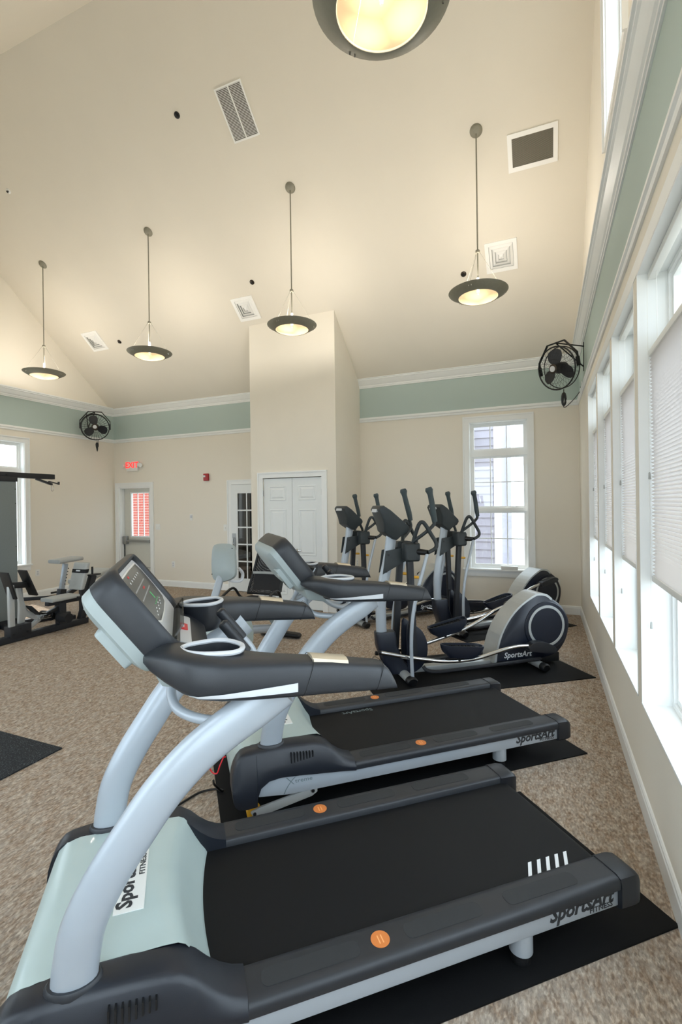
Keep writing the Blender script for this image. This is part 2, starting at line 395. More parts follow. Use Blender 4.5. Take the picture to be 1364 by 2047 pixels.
# mouldings
def moulding(name, prof, p0, p1, inward):      # prof: (out, z); runs p0->p1; inward unit vector into the room
    a, b = Vector(p0), Vector(p1); n = Vector(inward)
    rings = [[tuple(P + n*o + Vector((0,0,z))) for o, z in prof] for P in (a, b)]
    return struct(name, B().loft(rings), 'trim', smooth=False)
CROWN = [(0, 3.577), (0.012, 3.577), (0.012, 3.597), (0.022, 3.600), (0.022, 3.622), (0.035, 3.632), (0.05, 3.655), (0.072, 3.69), (0.085, 3.70), (0.085, 3.715), (0.10, 3.72), (0.10, 3.742), (0, 3.755)]
RAIL = [(0, 3.006), (0.014, 3.006), (0.018, 3.02), (0.018, 3.035), (0.03, 3.045), (0.03, 3.066), (0.022, 3.07), (0.022, 3.08), (0, 3.084)]
BASE = [(0, 0), (0.016, 0), (0.016, 0.098), (0.012, 0.106), (0.012, 0.116), (0.006, 0.123), (0, 0.125)]
n_tr = 1
for prof in (CROWN, RAIL):
    for p0, p1, inn in (((XL, YB, 0), (CX0, YB, 0), (0, -1, 0)), ((CX1, YB, 0), (XR, YB, 0), (0, -1, 0)),
                        ((XR, YF, 0), (XR, YB, 0), (-1, 0, 0)), ((XL, YF, 0), (XL, YB, 0), (1, 0, 0))):
        moulding('trim_%d' % n_tr, prof, p0, p1, inn); n_tr += 1
moulding('baseboard_back', BASE, (-7.47, YB, 0), (-5.615, YB, 0), (0, -1, 0))
moulding('baseboard_back_right', BASE, (CX1, YB, 0), (XR, YB, 0), (0, -1, 0))
moulding('baseboard_right', BASE, (XR, YF, 0), (XR, YB, 0), (-1, 0, 0))
moulding('baseboard_left', BASE, (XL, YF, 0), (XL, YB, 0), (1, 0, 0))
moulding('baseboard_closet_side', BASE, (CX1, CY0, 0), (CX1, YB, 0), (1, 0, 0))
moulding('baseboard_closet_left', BASE, (CX0, CY0, 0), (DC[0] - 0.09, CY0, 0), (0, -1, 0))
moulding('baseboard_closet_right', BASE, (DC[1] + 0.09, CY0, 0), (CX1, CY0, 0), (0, -1, 0))

# ------------------------------------------------------------------ windows
def casing(parent, u0, u1, z0, z1, wd, P, bottom=False, m='trim'):
    """P(u, out, z) maps to parent space; out > 0 goes into the room"""
    def bx(a0, a1, b0, b1, o0, o1):
        v = [P(a, o, b) for o in (o0, o1) for a, b in ((a0,b0),(a1,b0),(a1,b1),(a0,b1))]
        return v, [(0,3,2,1),(4,5,6,7),(0,1,5,4),(1,2,6,5),(2,3,7,6),(3,0,4,7)]
    b = B()
    for a0, a1, b0, b1 in ((u0 - wd, u0, z0 - (wd if bottom else 0), z1 + wd), (u1, u1 + wd, z0 - (wd if bottom else 0), z1 + wd), (u0, u1, z1, z1 + wd)) + (((u0, u1, z0 - wd, z0),) if bottom else ()):
        b.add(*bx(a0, a1, b0, b1, 0, 0.018))
    t = 0.02
    for a0, a1, b0, b1 in ((u0 - wd, u0 - wd + t, z0 - (wd if bottom else 0), z1 + wd), (u1 + wd - t, u1 + wd, z0 - (wd if bottom else 0), z1 + wd), (u0 - wd + t, u1 + wd - t, z1 + wd - t, z1 + wd)):
        b.add(*bx(a0, a1, b0, b1, 0.018, 0.03))
    return obj('casing', b, m, parent)
def pbox(P, a0, a1, o0, o1, z0, z1):
    v = [P(a, o, z) for o in (o0, o1) for a, z in ((a0,z0),(a1,z0),(a1,z1),(a0,z1))]
    return B().add(v, [(0,3,2,1),(4,5,6,7),(0,1,5,4),(1,2,6,5),(2,3,7,6),(3,0,4,7)])
def ring(P, a0, a1, o0, o1, z0, z1, t):
    b = B()
    for q in ((a0, a0+t, z0, z1), (a1-t, a1, z0, z1), (a0+t, a1-t, z0, z0+t), (a0+t, a1-t, z1-t, z1)):
        x = pbox(P, q[0], q[1], o0, o1, q[2], q[3]); b.add(x.v, x.f)
    return b
nwin = 1
def window(u0, u1, z0, z1, P, zt=None, zm=None, cols=3, rows=2, depth=0.135, cas=0.09, casbot=False, sill=True, muntin=True, pad=0.03):
    """hung window with optional transom (zt) and meeting rail (zm) set back by depth"""
    global nwin
    w_ = thing('window_%d' % nwin, kind='structure'); nwin += 1
    if cas: casing(w_, u0, u1, z0, z1, cas, P, casbot)
    obj('frame', ring(P, u0, u1, -depth - 0.06, -depth, z0, z1, 0.035), 'trim', w_)
    spans = []
    if zt:
        obj('transom_bar', pbox(P, u0, u1, -depth - 0.055, -depth + 0.012, zt - 0.045, zt + 0.045), 'trim', w_)
        spans.append((zt + 0.045, z1 - 0.035, 'top'))
        top = zt - 0.045
    else: top = z1 - 0.035
    if zm:
        obj('meeting_rail', pbox(P, u0 + 0.03, u1 - 0.03, -depth - 0.05, -depth + 0.008, zm - 0.024, zm + 0.024), 'trim', w_)
        spans += [(zm + 0.024, top, 'u'), (z0 + 0.035, zm - 0.024, 'l')]
    else: spans.append((z0 + 0.035, top, 'u'))
    for a, b_, k in spans:
        sash = obj('sash', ring(P, u0 + 0.035, u1 - 0.035, -depth - 0.045, -depth - 0.015, a, b_, 0.028), 'trim', w_)
        g0, g1, h0, h1 = u0 + 0.063, u1 - 0.063, a + 0.028, b_ - 0.028
        nr = 1 if k == 'top' else rows
        for i in range(cols):
            for j in range(nr):
                obj('pane', pbox(P, g0 + (g1-g0)*i/cols, g0 + (g1-g0)*(i+1)/cols, -depth - 0.034, -depth - 0.030, h0 + (h1-h0)*j/nr, h0 + (h1-h0)*(j+1)/nr), 'glass', sash)
        if muntin:
            for i in range(1, cols): obj('muntin', pbox(P, g0 + (g1-g0)*i/cols - 0.007, g0 + (g1-g0)*i/cols + 0.007, -depth - 0.04, -depth - 0.022, h0, h1), 'trim', sash)
            for j in range(1, nr): obj('muntin', pbox(P, g0, g1, -depth - 0.039, -depth - 0.023, h0 + (h1-h0)*j/nr - 0.007, h0 + (h1-h0)*j/nr + 0.007), 'trim', sash)
    # white lined reveal
    t = 0.008; b = B()
    for q in ((u0, u0 + t, z0, z1), (u1 - t, u1, z0, z1), (u0 + t, u1 - t, z1 - t, z1)):
        x = pbox(P, q[0], q[1], -depth, 0.002, q[2], q[3]); b.add(x.v, x.f)
    obj('jamb', b, 'trim', w_)
    if sill == 'stool':
        obj('sill', pbox(P, u0 - cas - 0.02, u1 + cas + 0.02, -depth, 0.05, z0 - 0.025, z0 + 0.004), 'trim', w_, bevel=0.006)
        obj('apron', pbox(P, u0 - cas, u1 + cas, 0.0, 0.018, z0 - 0.115, z0 - 0.025), 'trim', w_, bevel=0.004)
    else:
        obj('sill', pbox(P, u0, u1, -depth, 0.003, z0 - 0.002, z0 + 0.008), 'trim', w_)
    return w_
PB = lambda a, o, z: (a, YB - o, z)
PR = lambda a, o, z: (XR - o, a, z)
PL = lambda a, o, z: (XL + o, a, z)
PF = lambda a, o, z: (a, YF + o, z)
wb = window(*WB, PB, zt=2.385, zm=1.515, cols=3, rows=2, depth=0.10, cas=0.09, sill='stool')
for a, b in WIN_R:
    window(a, b, ZS, ZH, PR, zt=2.44, zm=None, cols=1, rows=1, depth=0.135, cas=0, muntin=False)
window(*UPW, PR, cols=1, rows=1, depth=0.09, cas=0.07, casbot=True, sill=None, muntin=False)
for q in WL: window(*q, PL, zt=2.30, zm=None, cols=1, rows=1, depth=0.10, cas=0.085, sill='stool', muntin=False)
for q in WFR_ADDED: window(*q, PF, zt=None, zm=None, cols=1, rows=1, depth=0.10, cas=0.085, sill='stool', muntin=False)  # added front windows, out of view, letting in daylight
# pier faces between the right-hand windows are painted white
tb = B().box(XR - 0.003, XR, WIN_R[-1][0], WIN_R[0][1], ZH, ZH + 0.085)
struct('trim_%d' % n_tr, tb, 'trim'); n_tr += 1

def portal(c, nrm, sx, sy):
    l = bpy.data.lights.new('daylight_portal', 'AREA'); l.shape = 'RECTANGLE'; l.size = sx; l.size_y = sy; l.cycles.is_portal = True
    o = bpy.data.objects.new('daylight_portal', l); C.objects.link(o); o.location = c
    o.rotation_euler = Vector(nrm).to_track_quat('-Z', 'Z').to_euler()
for a, b in WIN_R: portal((XR + TH + 0.02, (a+b)/2, (ZS+ZH)/2), (-1, 0, 0), b - a, ZH - ZS)
portal((XR + TH + 0.02, (UPW[0]+UPW[1])/2, (UPW[2]+UPW[3])/2), (-1, 0, 0), UPW[1]-UPW[0], UPW[3]-UPW[2])
portal(((WB[0]+WB[1])/2, YB + TH + 0.02, (WB[2]+WB[3])/2), (0, -1, 0), WB[1]-WB[0], WB[3]-WB[2])
for q in WL: portal((XL - TH - 0.02, (q[0]+q[1])/2, (q[2]+q[3])/2), (1, 0, 0), q[1]-q[0], q[3]-q[2])
for q in WFR_ADDED: portal(((q[0]+q[1])/2, YF - TH - 0.02, (q[2]+q[3])/2), (0, 1, 0), q[1]-q[0], q[3]-q[2])

# ------------------------------------------------------------------ doors
# exit door
d1 = thing('door_1', kind='structure')
casing(d1, DX[0], DX[1], 0, 2.05, 0.09, PB)
YD = YB + 0.115
obj('jamb', ring(PB, DX[0] - 0.001, DX[1] + 0.001, -0.115 - 0.05, 0.0, -0.03, 2.05, 0.025), 'trim', d1)
gx0, gx1, gz0, gz1 = -8.20, -7.70, 1.00, 1.925
lf = B()
for a0, a1, z0, z1 in ((DX[0]+0.03, gx0, 0.012, 2.022), (gx1, DX[1]-0.03, 0.012, 2.022), (gx0, gx1, 0.012, gz0), (gx0, gx1, gz1, 2.022)): lf.box(a0, a1, YD, YD + 0.045, z0, z1)
leaf = obj('leaf', lf, 'door_grey', d1)
obj('glass_trim', ring(lambda a, o, z: (a, YD - o, z), gx0 - 0.025, gx1 + 0.025, -0.02, 0.008, gz0 - 0.025, gz1 + 0.025, 0.03), 'door_white', leaf)
for i in range(3): obj('pane', B().box(gx0 + (gx1-gx0)*i/3, gx0 + (gx1-gx0)*(i+1)/3, YD + 0.018, YD + 0.024, gz0, gz1), 'glass', leaf)
for i in (1, 2): obj('muntin', B().box(gx0 + (gx1-gx0)*i/3 - 0.005, gx0 + (gx1-gx0)*i/3 + 0.005, YD + 0.006, YD + 0.03, gz0, gz1), 'door_white', leaf)
pb = obj('panic_bar', B().box(-8.33, -7.62, YD - 0.06, YD - 0.02, 0.875, 0.925), 'steel', d1, bevel=0.008)
obj('panic_bar_end', B().box(-8.40, -8.29, YD - 0.075, YD, 0.83, 1.0), 'steel', pb, bevel=0.012)
obj('panic_bar_end', B().box(-7.66, -7.60, YD - 0.065, YD, 0.865, 0.935), 'steel', pb, bevel=0.01)
obj('latch_rod', B().cyl((-8.395, YD - 0.02, 0.05), (-8.395, YD - 0.02, 0.84), 0.009, 8), 'black_steel', pb, smooth=True)
obj('mail_plate', B().box(-7.80, -7.66, YD - 0.004, YD, 0.33, 0.345), 'steel', d1)
obj('threshold', B().box(DX[0], DX[1], YB - 0.02, YB + 0.19, 0, 0.012), 'steel', d1)
# french door partly hidden by the closet
d2 = thing('door_2', kind='structure')
FX0, FX1 = -5.52, -4.60
casing(d2, FX0, FX1, 0, 2.03, 0.09, PB)
obj('dark_room_sheet', B().box(FX0, FX1, YB - 0.004, YB, 0.0, 2.03), 'black_fabric', d2)  # black sheet standing in for the dark room behind the panes
fl_ = B(); px0, px1, pz0, pz1 = FX0 + 0.155, FX1 - 0.155, 0.25, 1.86
for a0, a1, z0, z1 in ((FX0+0.006, px0, 0.01, 2.024), (px1, FX1-0.006, 0.01, 2.024), (px0, px1, 0.01, pz0), (px0, px1, pz1, 2.024)): fl_.box(a0, a1, YB - 0.035, YB - 0.004, z0, z1)
fleaf = obj('leaf', fl_, 'door_white', d2)
for i in range(3):
    for j in range(5):
        obj('pane', B().box(px0 + (px1-px0)*i/3, px0 + (px1-px0)*(i+1)/3, YB - 0.020, YB - 0.016, pz0 + (pz1-pz0)*j/5, pz0 + (pz1-pz0)*(j+1)/5), 'glass_dark_room', fleaf)  # dark tint carries the darkness of the room beyond
for i in (1, 2): obj('muntin', B().box(px0 + (px1-px0)*i/3 - 0.011, px0 + (px1-px0)*i/3 + 0.011, YB - 0.032, YB - 0.006, pz0, pz1), 'door_white', fleaf)
for j in range(1, 5): obj('muntin', B().box(px0, px1, YB - 0.031, YB - 0.007, pz0 + (pz1-pz0)*j/5 - 0.013, pz0 + (pz1-pz0)*j/5 + 0.013), 'door_white', fleaf)
pp = obj('push_plate', B().box(FX0 + 0.03, FX0 + 0.115, YB - 0.038, YB - 0.034, 0.78, 1.10), 'steel', d2)
obj('pull_handle', B().tube([(FX0+0.07, YB-0.036, 0.86), (FX0+0.07, YB-0.075, 0.87), (FX0+0.07, YB-0.075, 1.01), (FX0+0.07, YB-0.036, 1.02)], 0.009, 8), 'chrome', pp, smooth=True)
# closet double door
d3 = thing('door_3', kind='structure')
PC = lambda a, o, z: (a, CY0 - o, z)
casing(d3, DC[0], DC[1], 0, 2.06, 0.092, PC)
mid = (DC[0] + DC[1]) / 2
def panel_leaf(x0, x1):
    lf = B().box(x0, x1, CY0 + 0.012, CY0 + 0.05, 0.012, 2.05)
    o = obj('leaf', lf, 'door_white', d3)
    sw = 0.105
    for z0, z1 in ((0.22, 0.66), (0.84, 1.56), (1.70, 1.93)):
        a0, a1 = x0 + sw, x1 - sw; y = CY0 + 0.012; b = B()
        rings = []
        for ins, dy in ((0, 0.0), (0.012, 0.012), (0.03, 0.014), (0.055, 0.003), (0.06, 0.002)):
            rings.append([(a0+ins, y + dy - 0.0015, z0+ins), (a1-ins, y + dy - 0.0015, z0+ins), (a1-ins, y + dy - 0.0015, z1-ins), (a0+ins, y + dy - 0.0015, z1-ins)])
        # raised outline bead then bevelled field
        rings = [[(a0-0.0, y - 0.0, z0), (a1, y, z0), (a1, y, z1), (a0, y, z1)]]
        for ins, dy in ((0.006, -0.007), (0.016, -0.008), (0.022, -0.0015), (0.034, -0.0015), (0.058, -0.010)):
            rings.append([(a0+ins, y+dy, z0+ins), (a1-ins, y+dy, z0+ins), (a1-ins, y+dy, z1-ins), (a0+ins, y+dy, z1-ins)])
        b.loft(rings, cap=True); obj('panel', b, 'door_white', o)
    return o
l1 = panel_leaf(DC[0] + 0.006, mid - 0.003); l2 = panel_leaf(mid + 0.003, DC[1] - 0.006)
kb = B(); kb.lathe([(0.0, 0.0), (0.026, 0.0), (0.028, 0.006), (0.012, 0.012), (0.010, 0.035), (0.02, 0.045), (0.027, 0.058), (0.024, 0.072), (0.0, 0.078)], 16)
kn = obj('knob', xf(kb, basis((mid + 0.075, CY0 + 0.012, 0.915), (1, 0, 0), (0, 0, 1))), 'chrome', l2, smooth=True)
obj('lever', B().box(mid + 0.09, mid + 0.16, CY0 - 0.03, CY0 - 0.018, 0.91, 0.925), 'chrome', l2, bevel=0.004)
for x in (DC[0], DC[1]):
    for z in (0.25, 1.03, 1.82): obj('hinge', B().cyl((x, CY0 - 0.004, z - 0.045), (x, CY0 - 0.004, z + 0.045), 0.008, 8), 'steel', d3, smooth=True)

# ------------------------------------------------------------------ treadmill (local x = rearwards, y = far side, z = up)
def treadmill(label, loc, rz):
    t = thing('treadmill', label, 'treadmill', loc, rz, 'treadmills by the window wall')
    # light-blocking belly box and belt
    obj('belly_light_block', B().box(-0.36, 1.54, -0.34, 0.34, 0.115, 0.172), 'black_steel', t)  # dark belly box added under the belt to block light
    pr = [(0.0, 0.175), (0.0, 0.196), (1.55, 0.196)] + [(1.55 + 0.036*math.sin(a), 0.160 + 0.036*math.cos(a)) for a in [PI*k/8 for k in range(1, 9)]] + [(1.5, 0.124), (1.5, 0.175)]
    obj('belt', B().prism(pr, -0.305, 0.305, 'y'), 'belt', t, smooth=True)
    arms = []
    for s in (-1, 1):
        def Y(v): return s * v
        # side rail
        sec = [(0.288, 0.180), (0.288, 0.219), (0.294, 0.226), (0.31, 0.229), (0.39, 0.229), (0.408, 0.226), (0.418, 0.217), (0.421, 0.204), (0.419, 0.186), (0.41, 0.180)]
        rl = obj('side_rail', B().loft([[(u, Y(v), z) for v, z in sec] for u in (0.165, 0.6, 1.1, 1.535)]), 'plastic', t, smooth=True)
        for u0, u1 in ((0.21, 0.52), (0.68, 0.97), (1.07, 1.38)):
            obj('grip_pad', B().prism([(u0 + (u1-u0)*0 + p[0], p[1]) for p in rrect(0, u1-u0, min(Y(0.325), Y(0.385)), max(Y(0.325), Y(0.385)), 0.022)], 0.2285, 0.2302, 'z'), 'rail_grip', rl)
        st = obj('sticker', B().lathe([(0, 0.0), (0.031, 0.0), (0.031, 0.0012), (0, 0.0012)], 28, (0.594, Y(0.352), 0.229)), 'orange', rl)
        for dx in (-0.006, 0.006): obj('sticker_mark', B().box(0.594 + dx - 0.002, 0.594 + dx + 0.002, Y(0.352) - 0.016, Y(0.352) + 0.014, 0.2302, 0.2306), 'orange_lt', st)
        # rear end cap
        cs = [(0.284, 0.120), (0.284, 0.222), (0.30, 0.232), (0.40, 0.232), (0.418, 0.224), (0.424, 0.205), (0.424, 0.120), (0.41, 0.108), (0.30, 0.108)]
        def cap(u, k, dz):
            return [(u, Y(0.354 + (v-0.354)*k), 0.165 + (z-0.165)*k + dz) for v, z in cs]
        obj('rear_cap', B().loft([cap(1.535, 1, 0), cap(1.60, 1, -0.002), cap(1.622, 0.95, -0.004), cap(1.636, 0.84, -0.008), cap(1.640, 0.6, -0.01)]), 'plastic_dk', t, smooth=True)
        # silver side plate with rounded front
        pl = [(-0.365, 0.135)] + sp2([(-0.36, 0.15), (-0.345, 0.19), (-0.31, 0.215), (-0.25, 0.225)], 4) + [(1.545, 0.20), (1.56, 0.195), (1.56, 0.124), (1.545, 0.117), (-0.2, 0.117)]
        obj('side_plate', B().prism(pl, min(Y(0.34), Y(0.404)), max(Y(0.34), Y(0.404)), 'y'), 'silver', t, bevel=0.004)
        # dark shoulder cover beside the motor hood
        prof = [(-0.497, 0.225, 0.175), (-0.492, 0.262, 0.14), (-0.482, 0.295, 0.115), (-0.466, 0.325, 0.10), (-0.445, 0.347, 0.095), (-0.42, 0.356, 0.093), (-0.371, 0.362, 0.096), (-0.370, 0.362, 0.14), (-0.352, 0.364, 0.185), (-0.31, 0.366, 0.214), (-0.25, 0.368, 0.222), (-0.15, 0.367, 0.215), (-0.06, 0.362, 0.206), (-0.015, 0.352, 0.202), (0.025, 0.325, 0.198), (0.06, 0.289, 0.195), (0.095, 0.262, 0.191), (0.13, 0.243, 0.187), (0.165, 0.233, 0.182)]
        rings = []
        for u, zt, zb in prof:
            k = min(1, max(0, (u + 0.53) / 0.695)); top = 0.375 + 0.032*k; vi = 0.288 if u > -0.05 else 0.296
            h = zt - zb
            rings.append([(u, Y(vi), zb), (u, Y(vi), zt - 0.004), (u, Y(vi + 0.01), zt), (u, Y(top - 0.018), zt), (u, Y(top - 0.004), zt - 0.006), (u, Y(top + 0.004), zt - 0.02 if h > 0.06 else zt - 0.014),
                          (u, Y(0.414 + 0.008*k), zb + h*0.45), (u, Y(0.424), zb + h*0.18), (u, Y(0.420), zb)])
        sh = obj('side_cover', B().loft(rings), 'cover', t, smooth=True)
        for i in range(8):
            u = -0.195 + 0.0165*i
            obj('vent_slot', B().box(u, u + 0.005, min(Y(0.395), Y(0.4195)), max(Y(0.395), Y(0.4195)), 0.285 + 0.002*i, 0.335 - 0.001*i), 'black_steel', sh)
        # upright
        path = [(-0.287, 0.335, 0.345), (-0.279, 0.338, 0.42), (-0.258, 0.345, 0.52), (-0.205, 0.353, 0.63), (-0.130, 0.363, 0.745), (-0.055, 0.375, 0.85), (0.030, 0.388, 0.94), (0.115, 0.40, 1.005), (0.20, 0.412, 1.06), (0.27, 0.42, 1.11)]
        obj('upright', B().tube([(u, Y(v), z) for u, v, z in path], 0.037, 20, 4, ry=0.058, up=(0.85, 0, 0.5) if False else None), 'silver', t, smooth=True)
        cb = B(); cb.lathe([(0.0, 0.0), (1.0, 0.0), (1.0, 0.6), (0.9, 1.0), (0.0, 1.0)], 24)
        cb.v = [(-0.286 + x*0.072, Y(0.335) + y*0.05, 0.355 + z*0.02) for x, y, z in cb.v]
        obj('upright_collar', cb, 'plastic', t, smooth=True)
        # armrest
        S_ = [(-0.105, 0.285, 0.325, 1.192, 1.206), (-0.085, 0.275, 0.372, 1.178, 1.222), (-0.045, 0.270, 0.430, 1.158, 1.238), (0.0, 0.275, 0.475, 1.136, 1.240), (0.04, 0.29, 0.497, 1.122, 1.237), (0.10, 0.32, 0.507, 1.114, 1.229), (0.17, 0.36, 0.510, 1.110, 1.221), (0.25, 0.395, 0.511, 1.107, 1.212), (0.285, 0.40, 0.511, 1.105, 1.208), (0.40, 0.405, 0.508, 1.099, 1.192), (0.50, 0.408, 0.506, 1.092, 1.174), (0.560, 0.411, 0.502, 1.087, 1.163)]
        rings = []
        def sect(u, v0, v1, z0, z1, du=0.0):
            q = []
            for k in range(20):
                a = 2*PI*k/20; ca, sa = math.cos(a), math.sin(a)
                e = 0.55 if sa > 0 else 0.42
                x = math.copysign(abs(ca)**e, ca); z = math.copysign(abs(sa)**e, sa)
                zz = (z0+z1)/2 + (z1-z0)/2*z
                q.append((u - du*(zz - z0), Y((v0+v1)/2 + (v1-v0)/2*x), zz))
            return q
        rings = [sect(*q) for q in S_[:-1]] + [sect(0.590, 0.411, 0.502, 1.087, 1.163, 0.4), sect(0.604, 0.413, 0.499, 1.084, 1.160, 0.52), sect(0.604, 0.43, 0.482, 1.098, 1.145, 0.52)]
        ar = obj('armrest', B().loft(rings), 'plastic', t, smooth=True)
        def arm_v(u, z):
            for i in range(len(S_) - 1):
                if S_[i][0] <= u <= S_[i+1][0]:
                    k = (u - S_[i][0]) / (S_[i+1][0] - S_[i][0]); p = [S_[i][j] + (S_[i+1][j] - S_[i][j])*k for j in range(5)]; break
            zc, zh = (p[3]+p[4])/2, (p[4]-p[3])/2; q = max(-0.999, min(0.999, (z-zc)/zh)); e = 0.55 if q > 0 else 0.42
            sa = abs(q)**(1/e); ca = math.sqrt(max(0, 1 - sa*sa)); return (p[1]+p[2])/2 + (p[2]-p[1])/2*ca**e
        rows_ = []
        for i in range(15):
            u = -0.005 + 0.302*i/14; k = i/14
            zl = 1.139 - 0.0135*k**0.5; zu = 1.140 + 0.010*k
            rows_.append([(u, Y(arm_v(u, zl + (zu-zl)*j/4) + 0.0016), zl + (zu-zl)*j/4) for j in range(5)])
        obj('accent_strip', B().grid(rows_), 'light_grey', ar, smooth=True)
        obj('pulse_sensor', B().loft([[(u, Y(v), z - 0.17*(u-0.345)) for v, z in ((0.418, 1.185), (0.43, 1.2045), (0.445, 1.209), (0.475, 1.209), (0.488, 1.2045), (0.498, 1.185))] for u in (0.345, 0.45)]), 'sensor', ar, smooth=True)
        for us in (0.312, 0.53):
            for i in range(len(S_) - 1):
                if S_[i][0] <= us <= S_[i+1][0]:
                    k = (us - S_[i][0]) / (S_[i+1][0] - S_[i][0]); p = [S_[i][j] + (S_[i+1][j] - S_[i][j])*k for j in range(1, 5)]
            obj('seam', B().tube(sect(us, p[0] - 0.0003, p[1] + 0.0003, p[2] - 0.0003, p[3] + 0.0003, -0.35), 0.0011, 5, closed=True), 'black_steel', ar)
        arms.append(ar)
        # foot, wheel and lever
        ft = obj('foot', B().cyl((1.13, Y(0.362), 0.045), (1.13, Y(0.362), 0.13), 0.041, 24), 'silver', t, smooth=True)
        obj('foot_bolt', B().cyl((1.13, Y(0.362), 0.02), (1.13, Y(0.362), 0.05), 0.008, 8), 'chrome', ft)
        obj('foot_pad', B().lathe([(0, 0.0), (0.034, 0.0), (0.034, 0.008), (0.026, 0.02), (0.012, 0.026), (0, 0.026)], 20, (1.13, Y(0.362), 0.0085)), 'rubber', ft, smooth=True)
        lv = obj('lift_arm', B().prism([(-0.405, 0.060), (-0.39, 0.034), (-0.365, 0.030), (-0.08, 0.082), (-0.05, 0.10), (-0.05, 0.135), (-0.10, 0.135), (-0.12, 0.118), (-0.36, 0.078)], min(Y(0.385), Y(0.40)), max(Y(0.385), Y(0.40)), 'y'), 'silver_warm', t, bevel=0.003)
        obj('lift_wheel', B().cyl((-0.385, Y(0.35), 0.0475), (-0.385, Y(0.383), 0.0475), 0.038, 20), 'yellow', lv, smooth=True)
        for uu, zz in ((-0.385, 0.052), (-0.075, 0.110)): obj('pivot_bolt', B().cyl((uu, Y(0.398), zz), (uu, Y(0.405), zz), 0.009, 10), 'black_steel', lv)
    # motor hood
    rows = []
    for k in range(13):
        v = -0.30 + 0.60*k/12; q = (v/0.30)**2; c = -0.035 + 0.033*q; e = 0.060 + 0.030*q
        crown = 0.006*(1-q)
        P = [(-0.460, 0.10), (-0.486, 0.16), (-0.482, 0.23), (-0.471, 0.285), (-0.454, 0.326), (-0.427, 0.350 + crown*.5), (-0.38, 0.360 + crown), (-0.25, 0.363 + crown), (c - 0.06, 0.363 + crown), (c - 0.02, 0.360 + crown*.8), (c, 0.350 + crown*.5), (c + 0.02, 0.325), (c + 0.045, 0.275), (c + 0.066, 0.238), (e - 0.008, 0.212), (e, 0.196), (e, 0.18)]
        rows.append([(u, v, z) for u, z in P])
    hd = obj('motor_hood', B().grid(rows), 'hood', t, smooth=True)
    pl = obj('name_plate', B().box(-0.215, -0.125, -0.148, 0.150, 0.3665, 0.3705), 'white_plastic', hd, bevel=0.001)
    mw = basis((-0.183, 0.0, 0.371), (0, 1, 0), (-1, 0, 0))
    text('lettering', 'SportsArt', 0.066, 'letter_dark', pl, mw, bold=0.0021)
    text('lettering', 'FITNESS', 0.026, 'letter_dark', pl, basis((-0.140, 0.055, 0.371), (0, 1, 0), (-1, 0, 0)), bold=0.0003, sx=1.15)
    # near side plate lettering
    mw = basis((1.365, -0.4045, 0.163), (1, 0, 0), (0, 0, 1))
    text('lettering', 'SportsArt', 0.072, 'letter_dark', t, mw, bold=0.0022, shear=0.25)
    text('lettering', 'FITNESS', 0.026, 'letter_dark', t, basis((1.455, -0.4045, 0.133), (1, 0, 0), (0, 0, 1)), bold=0.0004, sx=1.2)
    text('lettering', 'treme', 0.030, 'letter_grey', t, basis((-0.125, -0.4045, 0.182), (1, 0, 0), (0, 0, 1)), sx=1.3)
    xs = B()
    xs.prism(sp2([(-0.235, 0.125), (-0.215, 0.16), (-0.185, 0.195), (-0.165, 0.207), (-0.17, 0.203), (-0.195, 0.18), (-0.220, 0.145), (-0.228, 0.125)], 3), -0.4052, -0.404, 'y')
    xs.prism([(-0.222, 0.208), (-0.215, 0.208), (-0.175, 0.165), (-0.182, 0.168)], -0.4052, -0.404, 'y')
    o = obj('lettering', xs, 'letter_grey', t); o['kind'] = 'stuff'
    # console
    Bp = Vector((-0.030, 0, 1.222)); T = Vector((-0.603, 0, 0.798)); N = Vector((0.798, 0, 0.603))
    def K(tt, v, n): p = Bp + T*tt + N*n; return (p.x, v, p.z)
    def rr(t0, t1, v, r, n, k=5): return [K(a, b, n) for a, b in rrect(t0, t1, -v, v, r, k)]
    con = obj('console_bezel', B().loft([rr(-0.034, 0.278, 0.304, 0.065, -0.066), rr(-0.034, 0.280, 0.308, 0.065, -0.05), rr(-0.030, 0.282, 0.308, 0.065, 0.0), rr(-0.020, 0.276, 0.302, 0.06, 0.016), rr(-0.012, 0.270, 0.296, 0.058, 0.021), rr(-0.004, 0.262, 0.286, 0.05, 0.017), rr(0.0, 0.256, 0.280, 0.045, 0.004), rr(0.0, 0.256, 0.280, 0.045, -0.002)], cap=True), 'plastic', t, smooth=True)
    obj('console_back', B().loft([rr(-0.032, 0.276, 0.303, 0.064, -0.067), rr(-0.030, 0.274, 0.302, 0.062, -0.080), rr(-0.022, 0.270, 0.300, 0.06, -0.098), rr(-0.014, 0.262, 0.288, 0.06, -0.106), rr(0.0, 0.25, 0.26, 0.06, -0.118), rr(0.04, 0.22, 0.20, 0.06, -0.126)]), 'console_back', t, smooth=True)
    um = obj('port_box', B().loft([rr2 for rr2 in ([K(a, b - 0.235, -0.100 + (0.0 if i == 0 else -0.035)) for a, b in rrect(0.03, 0.165, -0.045, 0.045, 0.012)] for i in (0, 1))]), 'console_back', t, bevel=0.004)
    obj('port', B().loft([[K(a, b, -0.134 - 0.0035*i) for a, b in rrect(0.058, 0.084, -0.252, -0.226, 0.003)] for i in (0, 1)]), 'black_steel', um)
    obj('port', B().loft([[K(a, b, -0.134 - 0.0035*i) for a, b in rrect(0.118, 0.136, -0.248, -0.232, 0.003)] for i in (0, 1)]), 'white_plastic', um)
    pn = obj('console_panel', B().loft([rr(0.001, 0.255, 0.279, 0.044, 0.000), rr(0.001, 0.255, 0.279, 0.044, 0.003)]), 'light_grey', t)
